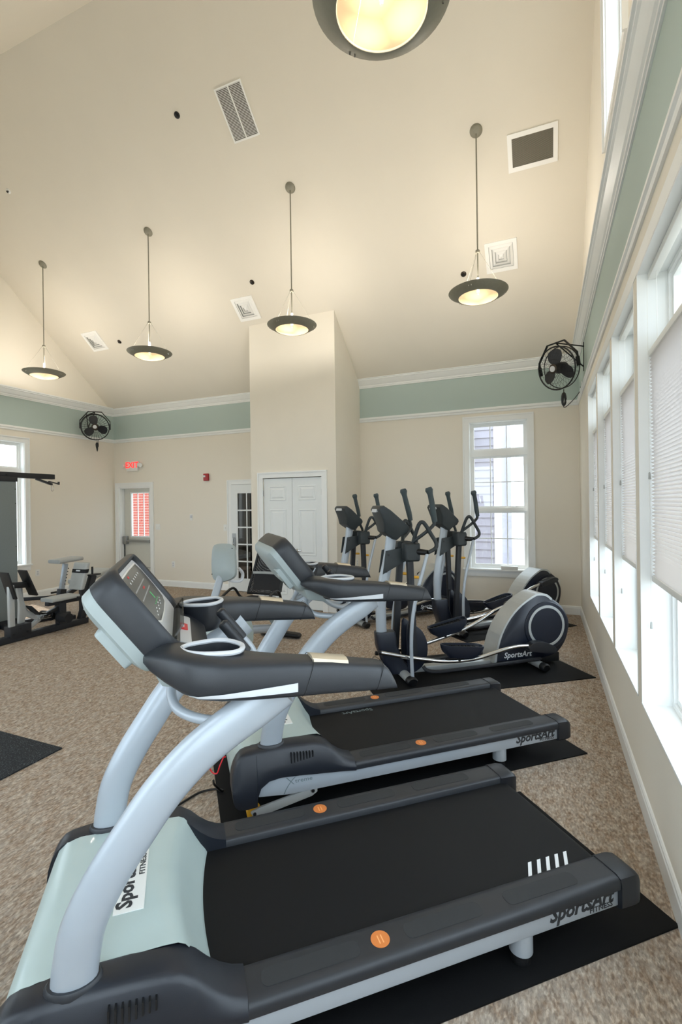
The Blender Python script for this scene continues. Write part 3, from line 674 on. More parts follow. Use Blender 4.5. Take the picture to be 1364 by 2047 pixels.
    dsh = [(0.075, -0.20), (0.06, -0.15), (0.056, 0.0), (0.06, 0.15), (0.075, 0.20), (0.13, 0.225), (0.20, 0.225), (0.236, 0.20), (0.238, 0.0), (0.236, -0.20), (0.20, -0.225), (0.13, -0.225)]
    obj('display_rim', B().loft([[K(0.147 + (a-0.147)*1.07, b*1.10, 0.0031) for a, b in dsh], [K(0.147 + (a-0.147)*1.07, b*1.10, 0.005) for a, b in dsh]]), 'white_plastic', pn)
    ds = obj('display', B().loft([[K(a, b*1.06, 0.0032) for a, b in dsh], [K(a, b*1.06, 0.0062) for a, b in dsh]]), 'display', pn)
    gw = B(); gg = B(); gr = B()
    def q(b, t0, t1, v0, v1): b.add([K(t0, v0, 0.0066), K(t1, v0, 0.0066), K(t1, v1, 0.0066), K(t0, v1, 0.0066)], [(0, 1, 2, 3)])
    for i in range(16): q(gw, 0.175, 0.180, -0.18 + 0.02*i, -0.173 + 0.02*i); q(gw, 0.142, 0.147, -0.18 + 0.02*i, -0.173 + 0.02*i)
    for i in range(9): q(gw, 0.075 + 0.006*(i % 3), 0.079 + 0.006*(i % 3), -0.15 + 0.032*i, -0.13 + 0.032*i)
    for i in range(6): q(gw, 0.205, 0.212, -0.15 + 0.05*i, -0.135 + 0.05*i)
    q(gg, 0.105, 0.135, 0.03, 0.05)
    for i in range(5): q(gg, 0.095, 0.099, -0.04 + 0.03*i, -0.025 + 0.03*i)
    for i in range(3): q(gr, 0.158, 0.166, -0.02 + 0.018*i, -0.008 + 0.018*i)
    q(gr, 0.222, 0.230, -0.12, -0.09)
    for b_, m_ in ((gw, 'letter_white'), (gg, 'led_green'), (gr, 'red')):
        o = obj('display_print', b_, m_, ds); o['kind'] = 'stuff'
    obj('book_ledge', B().add([K(0.002, -0.23, 0.0), K(0.002, 0.23, 0.0), K(0.02, 0.22, 0.055), K(0.02, -0.22, 0.055), K(-0.004, -0.23, 0.002), K(-0.004, 0.23, 0.002), K(0.014, 0.22, 0.057), K(0.014, -0.22, 0.057)], [(0,1,2,3),(7,6,5,4),(0,4,5,1),(1,5,6,2),(2,6,7,3),(3,7,4,0)]), 'glass_smoke', t)
    # lower control panel between the armrests
    lo = B(); lo.loft([[(u, v, z) for u, v, z in ((-0.05, -0.29, 1.15), (-0.05, 0.29, 1.15), (-0.035, 0.29, 1.215), (-0.035, -0.29, 1.215))], [(u, v, z) for u, v, z in ((0.03, -0.27, 1.12), (0.03, 0.27, 1.12), (0.035, 0.27, 1.192), (0.035, -0.27, 1.192))], [(u, v, z) for u, v, z in ((0.09, -0.22, 1.10), (0.09, 0.22, 1.10), (0.088, 0.22, 1.155), (0.088, -0.22, 1.155))]])
    lp = obj('control_panel', lo, 'plastic_dk', t, bevel=0.01)
    sl_ = (1.192 - 1.155) / 0.053
    def L(u, v, h=0.0): return (u, v, (1.215 - (u+0.035)*0.33 if u < 0.035 else 1.192 - (u-0.035)*sl_) + h)
    obj('key_panel', B().loft([[L(a, b, 0.001) for a, b in rrect(-0.028, 0.030, -0.19, 0.19, 0.015)], [L(a, b, 0.004) for a, b in rrect(-0.028, 0.030, -0.19, 0.19, 0.015)]]), 'light_grey', lp)
    obj('stop_button', B().loft([[L(a, b, 0.004) for a, b in rrect(-0.012, 0.020, -0.03, 0.05, 0.006)], [L(a, b, 0.008) for a, b in rrect(-0.012, 0.020, -0.03, 0.05, 0.006)]]), 'red', lp)
    text('lettering', 'STOP', 0.016, 'letter_white', lp, basis(L(0.004, 0.01, 0.0085), (0, 1, 0), (-1, 0, 0.33)))
    obj('safety_clip', B().prism([(0.05, -0.145), (0.075, -0.15), (0.06, -0.12)], 1.18, 1.188, 'z'), 'yellow', lp)
    obj('safety_key', B().box(0.072, 0.09, -0.155, -0.135, 1.155, 1.178), 'red', lp, bevel=0.004)
    # cup holders
    for s, vc in ((-1, -0.385), (1, 0.305)):
        base = [(-0.082, 0.030), (-0.060, 0.058), (-0.02, 0.074), (0.02, 0.078), (0.055, 0.055), (0.082, 0.0), (0.076, -0.05), (0.05, -0.072), (0.0, -0.066), (-0.045, -0.045), (-0.075, -0.008)]
        lp2 = sp2(base, 4, True)
        pts = [(0.080 + a, vc + b * s * -1 * 0.92, 1.233) for a, b in lp2]
        rim = obj('cup_holder_rim', B().tube(pts, 0.0075, 8, closed=True), 'light_grey', t, smooth=True)
        def cr(k, z): return [(0.080 + a*k, vc + b * s * -1 * 0.92*k, z) for a, b in lp2]
        cutter = obj('cutter', B().loft([cr(0.97, 1.132), cr(0.97, 1.30)]), 'plastic_dk', t)
        for tgt in (arms[0 if s == -1 else 1], lp):
            md = tgt.modifiers.new('cut', 'BOOLEAN'); md.object = cutter; md.operation = 'DIFFERENCE'; md.solver = 'EXACT'
            dg = bpy.context.evaluated_depsgraph_get(); dg.update()
            nm = bpy.data.meshes.new_from_object(tgt.evaluated_get(dg)); tgt.modifiers.clear(); tgt.data = nm
        bpy.data.objects.remove(cutter)
        obj('cup_holder', B().loft([cr(1.04, 1.222), cr(1.04, 1.236), cr(0.93, 1.236), cr(0.80, 1.14)], cap=False).loft([cr(1.04, 1.222), cr(0.95, 1.15), cr(0.88, 1.125), cr(0.80, 1.12)], cap=False).add(cr(0.80, 1.14), [tuple(range(len(lp2)))]).add(cr(0.80, 1.12), [tuple(range(len(lp2)))]), 'plastic_dk', t, smooth=True)
    # centre grips
    for v, dz in ((-0.06, 0.0), (0.06, 0.018)):
        g = obj('centre_grip', B().tube([(0.133, v, 1.226 + dz), (0.137, v, 1.221 + dz), (0.216, v, 1.117 + dz), (0.218, v, 1.114 + dz)], [0.012, 0.0185, 0.0185, 0.017], 14), 'plastic', t, smooth=True)
        obj('grip_tube', B().tube([(0.214, v, 1.119 + dz), (0.250, v, 1.072 + dz), (0.262, v, 1.035 + dz*0.5), (0.245, v, 1.006), (0.195, v, 1.0), (0.13, v, 1.03), (0.07, v, 1.09)], 0.0145, 10, 4), 'silver', g, smooth=True)
    for s in (-1, 1):
        obj('brace_tube', B().tube([(-0.02, s*0.10, 1.10), (-0.035, s*0.15, 1.045), (-0.02, s*0.22, 1.015), (0.03, s*0.30, 1.01), (0.10, s*0.38, 1.02)], 0.015, 10, 4), 'silver', t, smooth=True)
    obj('console_base', B().loft([[(-0.06, -0.28, 1.10), (0.05, -0.28, 1.08), (0.05, 0.28, 1.08), (-0.06, 0.28, 1.10)], [(-0.09, -0.30, 1.17), (0.06, -0.30, 1.14), (0.06, 0.30, 1.14), (-0.09, 0.30, 1.17)]]), 'console_back', t, bevel=0.02)
    return t
RZ_T = math.radians(41.5)
t1 = treadmill('nearest treadmill, grey armrests, white stripes printed at the rear of its belt', (-1.1832, 1.3374, 0), RZ_T)
t2 = copy_tree(t1); t2.location = (-1.3632, 2.6374, 0); t2['label'] = 'second treadmill, standing between the nearest treadmill and the elliptical trainers'
for i in range(5):
    u = 1.225 + 0.0435*i
    obj('belt_stripe', B().add([(u, -0.292, 0.1968), (u + 0.017, -0.292, 0.1968), (u + 0.087, -0.203, 0.1968), (u + 0.070, -0.203, 0.1968)], [(0,1,2,3)]), 'letter_white', t1)
text('belt_lettering', 'SportsArt', 0.055, 'letter_grey', t2, basis((0.42, 0.245, 0.1968), (-1, 0, 0), (0, -1, 0)), depth=0.0001, bold=0.0005)
def slab(name, label, cat, x0, x1, y0, y1, h, m, loc=(0,0,0), rz=0, group=None):
    o = obj(name, B().box(x0, x1, y0, y1, 0.0005, h), m, None, bevel=0.002); o.location = loc; o.rotation_euler = (0,0,rz); return tag(o, label, cat, group)
G = 'black rubber mats under the machines'
slab('rubber_mat', 'black rubber mat under the nearest treadmill', 'mat', -0.55, 1.79, -0.452, 0.46, 0.008, 'rubber', (-1.1832, 1.3374, 0), RZ_T, G)
slab('rubber_mat', 'black rubber mat under the second treadmill', 'mat', -0.55, 1.745, -0.44, 0.46, 0.008, 'rubber', (-1.3632, 2.6374, 0), RZ_T, G)
slab('rubber_mat', 'speckled charcoal rubber mat on the open carpet at the left edge', 'mat', -6.2, -3.028, -0.1, 2.249, 0.010, 'speckled_rubber')

# ------------------------------------------------------------------ elliptical trainers
def elliptical(label, loc, rz, phase):
    t = thing('elliptical_trainer', label, 'elliptical', loc, rz, 'elliptical trainers')
    # base
    obj('base_beam', B().loft([[(u, y, z) for y, z in ((-0.045, 0.035), (0.045, 0.035), (0.045, 0.085), (-0.045, 0.085))] for u in (-0.08, 1.4)]), 'silver_warm', t, bevel=0.012)
    for u, r in ((-0.02, 0.045), (1.33, 0.038)):
        ft = obj('cross_foot', B().tube([(u, -0.25, 0.046), (u, 0.25, 0.046)], r, 16, ry=0.036), 'silver_warm', t, smooth=True)
        for s in (-1, 1): obj('foot_cap', B().tube([(u, s*0.235, 0.046), (u, s*0.285, 0.046), (u, s*0.295, 0.044)], [r*1.12, r*1.12, r*0.9], 16, ry=[0.040, 0.040, 0.032]), 'black_steel', ft, smooth=True)
    # mast
    mp = [(-0.10, 0, 1.36), (-0.108, 0, 1.27), (-0.135, 0, 1.10), (-0.183, 0, 0.90), (-0.212, 0, 0.70), (-0.213, 0, 0.55), (-0.207, 0, 0.42), (-0.17, 0, 0.27), (-0.10, 0, 0.12), (-0.06, 0, 0.06)]
    obj('mast', B().tube(mp, 0.036, 16, 4, ry=0.051), 'silver', t, smooth=True)
    rings = []
    for u, z, a, b_ in ((-0.18, 0.435, 0.092, 0.058), (-0.178, 0.42, 0.096, 0.062), (-0.165, 0.30, 0.098, 0.066), (-0.11, 0.16, 0.10, 0.07), (-0.02, 0.05, 0.12, 0.075)):
        rings.append([(u + p[0], p[1], z) for p in rrect(-a, a, -b_, b_, 0.035)])
    obj('mast_cover', B().loft(rings), 'plastic_navy', t, smooth=True)
    # half-disc guard behind the mast
    hp = sp2([(0.02, 0.08), (0.02, 0.50), (0.09, 0.49), (0.17, 0.42), (0.215, 0.30), (0.20, 0.17), (0.13, 0.08)], 3, True)
    for s in (-1, 1): obj('link_guard', B().prism(hp, min(s*0.055, s*0.085), max(s*0.055, s*0.085), 'y'), 'plastic_navy', t, bevel=0.008)
    # console
    cp = [(-0.262, 1.572), (-0.245, 1.603), (-0.215, 1.607), (-0.15, 1.565), (0.03, 1.415), (0.042, 1.385), (0.02, 1.345), (-0.03, 1.325), (-0.075, 1.283), (-0.11, 1.295), (-0.185, 1.345), (-0.205, 1.365), (-0.215, 1.45)]
    rings = []
    for y, k in ((-0.145, 0.86), (-0.137, 0.97), (-0.11, 1.0), (0.11, 1.0), (0.137, 0.97), (0.145, 0.86)):
        rings.append([(-0.10 + (u+0.10)*k, y * (0.62 + 0.38*min(1, max(0, (z-1.28)/0.2))), 1.45 + (z-1.45)*k) for u, z in cp])
    cn = obj('console', B().loft(rings), 'ell_grey', t, bevel=0.006)
    obj('console_screen', B().add([(-0.205, -0.10, 1.606), (0.0, -0.10, 1.446), (0.0, 0.10, 1.446), (-0.205, 0.10, 1.606), (-0.208, -0.10, 1.602), (-0.003, -0.10, 1.442), (-0.003, 0.10, 1.442), (-0.208, 0.10, 1.602)], [(0,1,2,3),(7,6,5,4),(0,4,5,1),(1,5,6,2),(2,6,7,3),(3,7,4,0)]), 'display', cn)
    obj('console_badge', B().prism([(-0.272, 1.545), (-0.262, 1.575), (-0.245, 1.578), (-0.25, 1.55)], -0.07, 0.07, 'y'), 'light_grey', cn)
    # bracket plates and pivot box
    for s in (-1, 1):
        br = obj('bracket_plate', B().prism([(-0.178, 1.188), (-0.02, 1.208), (0.012, 1.085), (-0.21, 0.972)], min(s*0.052, s*0.064), max(s*0.052, s*0.064), 'y'), 'ell_grey', t, bevel=0.004)
        for u, z in ((-0.155, 1.15), (-0.175, 1.0)): obj('bolt', B().cyl((u, s*0.062, z), (u, s*0.069, z), 0.011, 10), 'black_steel', br)
        bx = rrect(-0.02, 0.125, 1.09, 1.262, 0.02)
        obj('pivot_housing', B().loft([[(u, s*0.05, z) for u, z in bx], [(u, s*0.145, z) for u, z in bx], [(0.055 + (u-0.055)*0.85, s*0.165, 1.176 + (z-1.176)*0.85) for u, z in bx]]), 'ell_grey', t, bevel=0.004)
        obj('pivot_axle', B().tube([(0.10, s*0.14, 1.18), (0.135, s*0.20, 1.178), (0.16, s*0.235, 1.178)], [0.03, 0.027, 0.024], 14), 'black_steel', t, smooth=True)
        # fixed bar running from axle down to the front foot
        obj('side_rod', B().tube([(0.155, s*0.235, 1.165), (0.105, s*0.238, 1.0), (0.05, s*0.24, 0.82), (0.005, s*0.242, 0.60), (-0.012, s*0.245, 0.40), (-0.012, s*0.248, 0.2), (-0.006, s*0.25, 0.06)], 0.0165, 10, 4), 'silver', t, smooth=True)
        # fixed loop handle
        obj('loop_handle', B().tube([(0.06, s*0.13, 1.25), (0.075, s*0.16, 1.34), (0.098, s*0.19, 1.43), (0.125, s*0.205, 1.452), (0.155, s*0.215, 1.42), (0.20, s*0.225, 1.34), (0.242, s*0.235, 1.265), (0.235, s*0.238, 1.215), (0.165, s*0.235, 1.178)], 0.018, 10, 4), 'ell_grey', t, smooth=True)
        # swing handle
        ph = phase * s; hs_ = s
        du = 0.035*hs_
        sh = obj('swing_handle', B().tube([(0.045, s*0.12, 1.24), (0.075, s*0.15, 1.285), (0.14, s*0.185, 1.34), (0.19 - du*.4, s*0.205, 1.395), (0.205 - du, s*0.21, 1.44), (0.198 - du, s*0.21, 1.50)], 0.0165, 10, 4), 'ell_grey', t, smooth=True)
        gp = [(0.212 - du, s*0.21, 1.452), (0.196 - du, s*0.21, 1.53), (0.178 - du*1.2, s*0.208, 1.62), (0.160 - du*1.3, s*0.205, 1.70), (0.150 - du*1.3, s*0.203, 1.74), (0.143 - du*1.3, s*0.202, 1.765)]
        obj('hand_grip', B().tube(gp, [0.022, 0.027, 0.0255, 0.025, 0.036, 0.026], 12, 3), 'grip_foam', sh, smooth=True)
        # swing lever hanging from pivot
        lb = (0.012 - 0.05*ph, 0.16)
        lev = obj('swing_lever', B().loft([[(u + x, s*0.12 + y, z) for x, y in ((-0.03, -0.022), (0.03, -0.022), (0.03, 0.022), (-0.03, 0.022))] for u, z in ((0.03, 1.13), (lb[0], lb[1]))]), 'frame_charcoal', t, bevel=0.006)
        if s == 1: kn_z = 0.95
        # pedal tube, pedal and crank
        if (s == -1) == (phase > 0):     # low rear crank
            tp = [(-0.272, s*0.165, 0.292), (-0.15, s*0.172, 0.262), (-0.02, s*0.18, 0.232), (0.13, s*0.19, 0.203), (0.30, s*0.20, 0.175), (0.48, s*0.20, 0.163), (0.65, s*0.20, 0.170), (0.82, s*0.20, 0.203), (0.98, s*0.205, 0.238), (1.10, s*0.21, 0.250), (1.22, s*0.215, 0.243)]
            pd, pz0, tilt = 0.50, 0.265, -0.10; ck = (1.30, 0.215)
        else:
            tp = [(-0.20, s*0.165, 0.18), (0.0, s*0.175, 0.19), (0.18, s*0.185, 0.20), (0.352, s*0.20, 0.232), (0.55, s*0.20, 0.283), (0.75, s*0.20, 0.342), (0.92, s*0.20, 0.415), (1.08, s*0.205, 0.494), (1.20, s*0.21, 0.53), (1.284, s*0.215, 0.545)]
            pd, pz0, tilt = 0.555, 0.375, 0.20; ck = (1.40, 0.575)
        tb_ = obj('pedal_tube', B().tube(tp, 0.0185, 12, 3), 'chrome', t, smooth=True)
        obj('tube_cap', B().cyl((tp[0][0] - 0.02, tp[0][1], tp[0][2] + 0.004), tp[0], 0.021, 12), 'black_steel', tb_, smooth=True)
        pl = sp2([(-0.21, 0.0), (-0.19, 0.045), (-0.08, 0.062), (0.10, 0.07), (0.19, 0.058), (0.215, 0.0), (0.19, -0.058), (0.10, -0.07), (-0.08, -0.062), (-0.19, -0.045)], 3, True)
        def PD(a, b, h): return (pd + a*math.cos(tilt) - h*math.sin(tilt), s*0.20 + b, pz0 + a*math.sin(tilt) + h*math.cos(tilt))
        pe = obj('pedal', B().loft([[PD(a*0.62, b*0.7, -0.07) for a, b in pl], [PD(a*0.9, b*0.95, -0.02) for a, b in pl], [PD(a, b, 0.03) for a, b in pl], [PD(a, b, 0.045) for a, b in pl], [PD(a*0.94, b*0.9, 0.045) for a, b in pl], [PD(a*0.92, b*0.87, 0.022) for a, b in pl]]), 'plastic_navy', t, smooth=True)
        tr = B()
        for i in range(9):
            for j in range(3):
                a, b_ = -0.15 + 0.036*i, -0.034 + 0.034*j
                tr.add([PD(a + x, b_ + y, h) for h in (0.022, 0.029) for x, y in ((-0.012, -0.010), (0.012, -0.010), (0.012, 0.010), (-0.012, 0.010))], [(0,3,2,1),(4,5,6,7),(0,1,5,4),(1,2,6,5),(2,3,7,6),(3,0,4,7)])
        o = obj('pedal_tread', tr, 'rubber', pe); o['kind'] = 'stuff'
        obj('pedal_bracket', B().cyl((pd - 0.03, s*0.20, pz0 - 0.10), (pd - 0.03, s*0.20, pz0 - 0.05), 0.022, 12), 'black_steel', pe, smooth=True)
        e0 = tp[-1]
        obj('crank_joint', B().loft([[(e0[0] - 0.05 + a, s*yy, e0[2] + b_ + 0.0) for a, b_ in sp2([(0.0, -0.03), (0.08, -0.05), (0.22, -0.075), (0.30, -0.06), (0.28, -0.01), (0.15, 0.04), (0.04, 0.035)], 3, True)] for yy in (0.185, 0.20, 0.255, 0.265)]) if (s == -1) == (phase > 0) else
            B().loft([[(e0[0] - 0.05 + a, s*yy, e0[2] + b_) for a, b_ in sp2([(0.0, -0.03), (0.10, -0.02), (0.24, 0.01), (0.28, 0.05), (0.22, 0.075), (0.08, 0.045), (0.0, 0.02)], 3, True)] for yy in (0.185, 0.20, 0.255, 0.265)]), 'plastic_dk', t, bevel=0.006)
        obj('link_rod', B().tube([(0.16, s*0.10, 0.11), (0.19, s*0.125, 0.075), (0.30, s*0.16, 0.066), (0.60, s*0.175, 0.078), (1.0, s*0.178, 0.088), (1.35, s*0.18, 0.10)], 0.017, 8, 4), 'frame_charcoal', t, smooth=True)
    # adjusting knobs
    for s in (-1, 1): obj('lift_handle', B().cyl((0.05, s*0.12, 0.945), (0.115, s*0.12, 0.94), 0.013, 10), 'yellow', t, smooth=True)
    # rear drive housing
    shell = sp2([(0.86, 0.07), (0.875, 0.17), (0.93, 0.34), (1.03, 0.50), (1.16, 0.62), (1.30, 0.70), (1.36, 0.715), (1.44, 0.70), (1.50, 0.655)], 3)
    body = shell + sp2([(1.53, 0.645), (1.62, 0.575), (1.69, 0.46), (1.70, 0.36), (1.665, 0.24), (1.60, 0.15), (1.53, 0.10), (1.40, 0.075)], 3)
    cx, cz = 1.30, 0.36; HU = 0.035
    rings = []
    for y, k in ((-0.108, 0.955), (-0.10, 0.985), (-0.085, 1.0), (0.085, 1.0), (0.10, 0.985), (0.108, 0.955)):
        rings.append([(HU + cx + (u-cx)*k, y, cz + (z-cz)*k) for u, z in body])
    hs = obj('drive_housing', B().loft(rings), 'plastic_navy', t, smooth=True)
    band = [(u, z) for u, z in shell]; inner = [(cx + (u-cx)*0.955, cz + (z-cz)*0.95) for u, z in shell]
    bb = B(); bp = [(cx + (u-cx)*1.012, cz + (z-cz)*1.012) for u, z in band] + inner[::-1]
    nb = len(band)
    for i in range(nb - 1):
        o_ = [(cx + (band[j][0]-cx)*1.014, cz + (band[j][1]-cz)*1.014) for j in (i, i+1)]; q_ = [inner[i], inner[i+1]]
        for y in (-0.112, 0.112):
            bb.add([(HU + o_[0][0], y, o_[0][1]), (HU + o_[1][0], y, o_[1][1]), (HU + q_[1][0], y, q_[1][1]), (HU + q_[0][0], y, q_[0][1])], [(0, 1, 2, 3)])
        bb.add([(HU + o_[0][0], -0.112, o_[0][1]), (HU + o_[1][0], -0.112, o_[1][1]), (HU + o_[1][0], 0.112, o_[1][1]), (HU + o_[0][0], 0.112, o_[0][1])], [(0, 1, 2, 3)])
    obj('housing_band', bb, 'silver_warm', hs)
    for s in (-1, 1):
        mw = basis((1.465, 0.108, 0.392), (1, 0, 0), (0, 0, -1.0)) if s == 1 else basis((1.465, -0.108, 0.392), (1, 0, 0), (0, 0, 1))
        dk = obj('disc', xf(B().lathe([(0, 0.010), (0.20, 0.010), (0.236, 0.010), (0.240, 0.006), (0.240, -0.002)], 40), mw), 'plastic_navy', hs, smooth=True)
        obj('disc_ring', xf(B().lathe([(0.178, 0.011), (0.180, 0.0135), (0.203, 0.0135), (0.205, 0.011)], 40), mw), 'silver_warm', dk, smooth=True)
    text('lettering', 'SportsArt', 0.075, 'letter_white', hs, basis((1.145, -0.1095, 0.135), (1, 0, 0), (0, 0, 1)), bold=0.0014, shear=0.2)
    obj('rear_bracket', B().box(1.42, 1.62, -0.10, 0.10, 0.03, 0.12), 'black_steel', t, bevel=0.01)
    return t
e1 = elliptical('elliptical trainer nearest the treadmills, its near pedal low', (-1.245, 4.382, 0.008), math.radians(36.5), 1)
e2 = elliptical('elliptical trainer in the corner before the double-hung window, near crank raised', (-1.084, 6.063, 0.008), math.radians(46), -1)
e3 = elliptical('elliptical trainer farthest left, beside the white closet doors', (-2.36, 6.08, 0.0), math.radians(52), 1)
slab('rubber_mat', 'black rubber mat under the front elliptical trainer', 'mat', -0.4, 1.69, -0.51, 0.5, 0.008, 'rubber', (-1.245, 4.382, 0), math.radians(36.5), G)
slab('rubber_mat', 'black rubber mat under the elliptical trainer in the corner', 'mat', -0.1, 1.66, -0.42, 0.42, 0.008, 'rubber', (-1.084, 6.063, 0), math.radians(46), G)

# ------------------------------------------------------------------ recumbent bike (local x = forwards)
bk = thing('recumbent_bike', 'recumbent exercise bike with black mesh seat back in front of the closet', 'exercise bike', (-3.03, 4.55, 0), -PI/2)
for u, wd in ((-0.62, 0.26), (0.62, 0.24)):
    obj('base_foot', B().tube([(u, -wd - 0.02, 0.035), (u, -wd, 0.04), (u, 0, 0.045), (u, wd, 0.04), (u, wd + 0.02, 0.035)], [0.03, 0.05, 0.055, 0.05, 0.03], 14, ry=[0.02, 0.034, 0.038, 0.034, 0.02]), 'black_steel', bk, smooth=True)
obj('main_beam', B().tube([(-0.62, 0, 0.10), (-0.2, 0, 0.20), (0.2, 0, 0.26), (0.55, 0, 0.14), (0.62, 0, 0.06)], 0.05, 14, 4, ry=0.05), 'silver', bk, smooth=True)
hp = sp2([(0.10, 0.16), (0.14, 0.40), (0.30, 0.60), (0.50, 0.66), (0.66, 0.58), (0.74, 0.40), (0.70, 0.20), (0.50, 0.08), (0.25, 0.08)], 3, True)
hz = obj('drive_housing', B().loft([[(0.43 + (u-0.43)*k, y, 0.37 + (z-0.37)*k) for u, z in hp] for y, k in ((-0.10, 0.9), (-0.085, 0.98), (0, 1.0), (0.085, 0.98), (0.10, 0.9))]), 'hood', bk, smooth=True)
for s in (-1, 1):
    cr_ = obj('crank', B().tube([(0.40, s*0.10, 0.33), (0.40, s*0.14, 0.33), (0.40 + 0.11*s, s*0.15, 0.33 - 0.12*s)], 0.014, 8), 'black_steel', bk, smooth=True)
    obj('pedal', B().box(0.35 + 0.11*s, 0.45 + 0.11*s, min(s*0.16, s*0.27), max(s*0.16, s*0.27), 0.315 - 0.12*s, 0.345 - 0.12*s), 'black_steel', cr_, bevel=0.008)
obj('console_post', B().tube([(0.62, 0, 0.60), (0.66, 0, 0.70), (0.60, 0, 0.82), (0.53, 0, 0.96), (0.50, 0, 1.02)], 0.038, 14, 4), 'silver', bk, smooth=True)
obj('post_collar', B().cyl((0.665, 0, 0.655), (0.655, 0, 0.71), 0.047, 16), 'plastic', bk, smooth=True)
def cpl(k, n): return [(0.53 + n, y*k, 1.06 + z*k) for y, z in sp2([(-0.150, 0.08), (-0.135, 0.17), (-0.02, 0.19), (0.09, 0.175), (0.125, 0.10), (0.165, -0.09), (0.14, -0.155), (0.03, -0.195), (-0.08, -0.18), (-0.125, -0.08)], 3, True)]
cbk = obj('console', B().loft([cpl(0.9, -0.045), cpl(1.0, -0.035), cpl(1.0, 0.0), cpl(0.8, 0.03), cpl(0.5, 0.055)]), 'console_back', bk, smooth=True)
cbk.rotation_euler = (0, -0.25, 0); cbk.location = (0.265, 0, -0.10)
for y, z in ((-0.10, 1.2), (0.10, 1.2), (-0.10, 0.93), (0.10, 0.93)): obj('screw', B().cyl((0.52, y, z), (0.545, y, z), 0.006, 8), 'black_steel', cbk)
for s in (-1, 1):
    obj('console_handle', B().tube([(0.53, s*0.03, 0.90), (0.47, s*0.10, 0.86), (0.40, s*0.14, 0.86), (0.38, s*0.145, 0.93), (0.44, s*0.14, 0.99)], 0.017, 8, 4), 'light_grey', bk, smooth=True)
# seat
obj('seat_rail', B().tube([(-0.55, 0, 0.14), (-0.38, 0, 0.32), (-0.15, 0, 0.46), (-0.05, 0, 0.48)], 0.045, 12, 4), 'console_back', bk, smooth=True)
obj('seat_cushion', B().loft([[(u, y*k, z) for y, z in ((-0.21, 0.50), (0.21, 0.50), (0.22, 0.54), (0.17, 0.575), (-0.17, 0.575), (-0.22, 0.54))] for u, k in ((-0.26, 0.9), (-0.22, 1.0), (0.0, 1.0), (0.10, 0.85), (0.14, 0.6))]), 'black_fabric', bk, bevel=0.01)
rows = []; fr = []
for i in range(9):
    k = i/8; z = 0.60 + 0.49*k; u = -0.24 - 0.15*k - 0.035*math.sin(PI*k); hw = 0.215 - 0.07*k**2
    rows.append([(u + 0.03*(1 - (j/6-1)**2)*-1 + 0.0, hw*(j/6 - 1), z) for j in range(13)])
    fr.append((u, hw, z))
sb = obj('seat_back', B().grid(rows), 'mesh_fabric', bk, smooth=True)
loop = [(u, -h, z) for u, h, z in fr] + [(fr[-1][0], 0.08, 1.105), (fr[-1][0], -0.08, 1.105)][::-1][::1] + [(u, h, z) for u, h, z in fr[::-1]]
obj('seat_back_frame', B().tube(loop, 0.016, 8, closed=True), 'black_steel', bk, smooth=True)
obj('lumbar_band', B().grid([[(-0.318 - 0.03*(1-(j/6-1)**2), 0.19*(j/6-1), z) for j in range(13)] for z in (0.815, 0.845)]), 'upholstery', bk, smooth=True)
obj('pocket', B().grid([[(-0.30 - 0.05*i/2 - 0.03*(1-(j/6-1)**2) - 0.02, 0.2*(j/6-1), 0.62 + 0.19*i/2) for j in range(13)] for i in range(3)]), 'black_fabric', bk, smooth=True)
for s in (-1, 1):
    obj('seat_handle', B().tube([(-0.22, s*0.10, 0.50), (-0.18, s*0.26, 0.55), (-0.10, s*0.29, 0.66), (-0.02, s*0.29, 0.68), (0.10, s*0.29, 0.64), (0.20, s*0.285, 0.60)], 0.015, 8, 4), 'black_steel', bk, smooth=True)

# ------------------------------------------------------------------ multi-station gym
gm = thing('multi_gym', 'grey multi-station weight machine with leg press and preacher pad at the left', 'weight machine', (0, 0, 0))
FR = 'frame_charcoal'
def beam(name, p0, p1, w1, w2, m=FR, parent=None, bev=0.006):
    return obj(name, B().tube([p0, p1], w1*0.7071, 4, ry=w2*0.7071) if False else beam_b(p0, p1, w1, w2), m, parent or gm, bevel=bev)
def beam_b(p0, p1, w1, w2):
    p0, p1 = Vector(p0), Vector(p1); t_ = (p1-p0).normalized(); u = Vector((1,0,0)) if abs(t_.x) < 0.9 else Vector((0,1,0))
    a = (u - t_*u.dot(t_)).normalized(); b = t_.cross(a)
    return B().loft([[tuple(p + a*x*w1/2 + b*y*w2/2) for x, y in ((-1,-1),(1,-1),(1,1),(-1,1))] for p in (p0, p1)])
# tower
sh = obj('weight_shroud', B().box(-7.25, -6.80, 3.62, 4.415, 0.10, 2.005), 'shroud', gm, bevel=0.01)
for z in (0.5, 1.1, 1.7, 1.9): obj('screw', B().cyl((-6.803, 4.395, z), (-6.796, 4.395, z), 0.007, 8), 'black_steel', sh)
obj('tower_base', B().box(-7.28, -6.78, 3.58, 4.43, 0.0, 0.10), FR, gm, bevel=0.008)
tc_ = obj('tower_cap', B().box(-7.12, -6.79, 3.9, 4.425, 2.005, 2.07), FR, gm, bevel=0.005)
beam('top_beam', (-6.86, 3.4, 2.10), (-6.86, 5.01, 2.10), 0.07, 0.075)
for y in (4.05, 4.3): obj('bolt', B().cyl((-6.825, y, 2.10), (-6.815, y, 2.10), 0.014, 10), 'black_steel', gm)
br = beam('pulley_bracket', (-6.86, 4.74, 2.06), (-6.86, 4.98, 1.985), 0.05, 0.03)
beam('bar_hook', (-6.86, 4.93, 2.03), (-6.86, 5.10, 1.995), 0.03, 0.016, parent=br)
obj('hook_tip', B().box(-6.875, -6.845, 5.085, 5.10, 1.985, 2.03), FR, br)
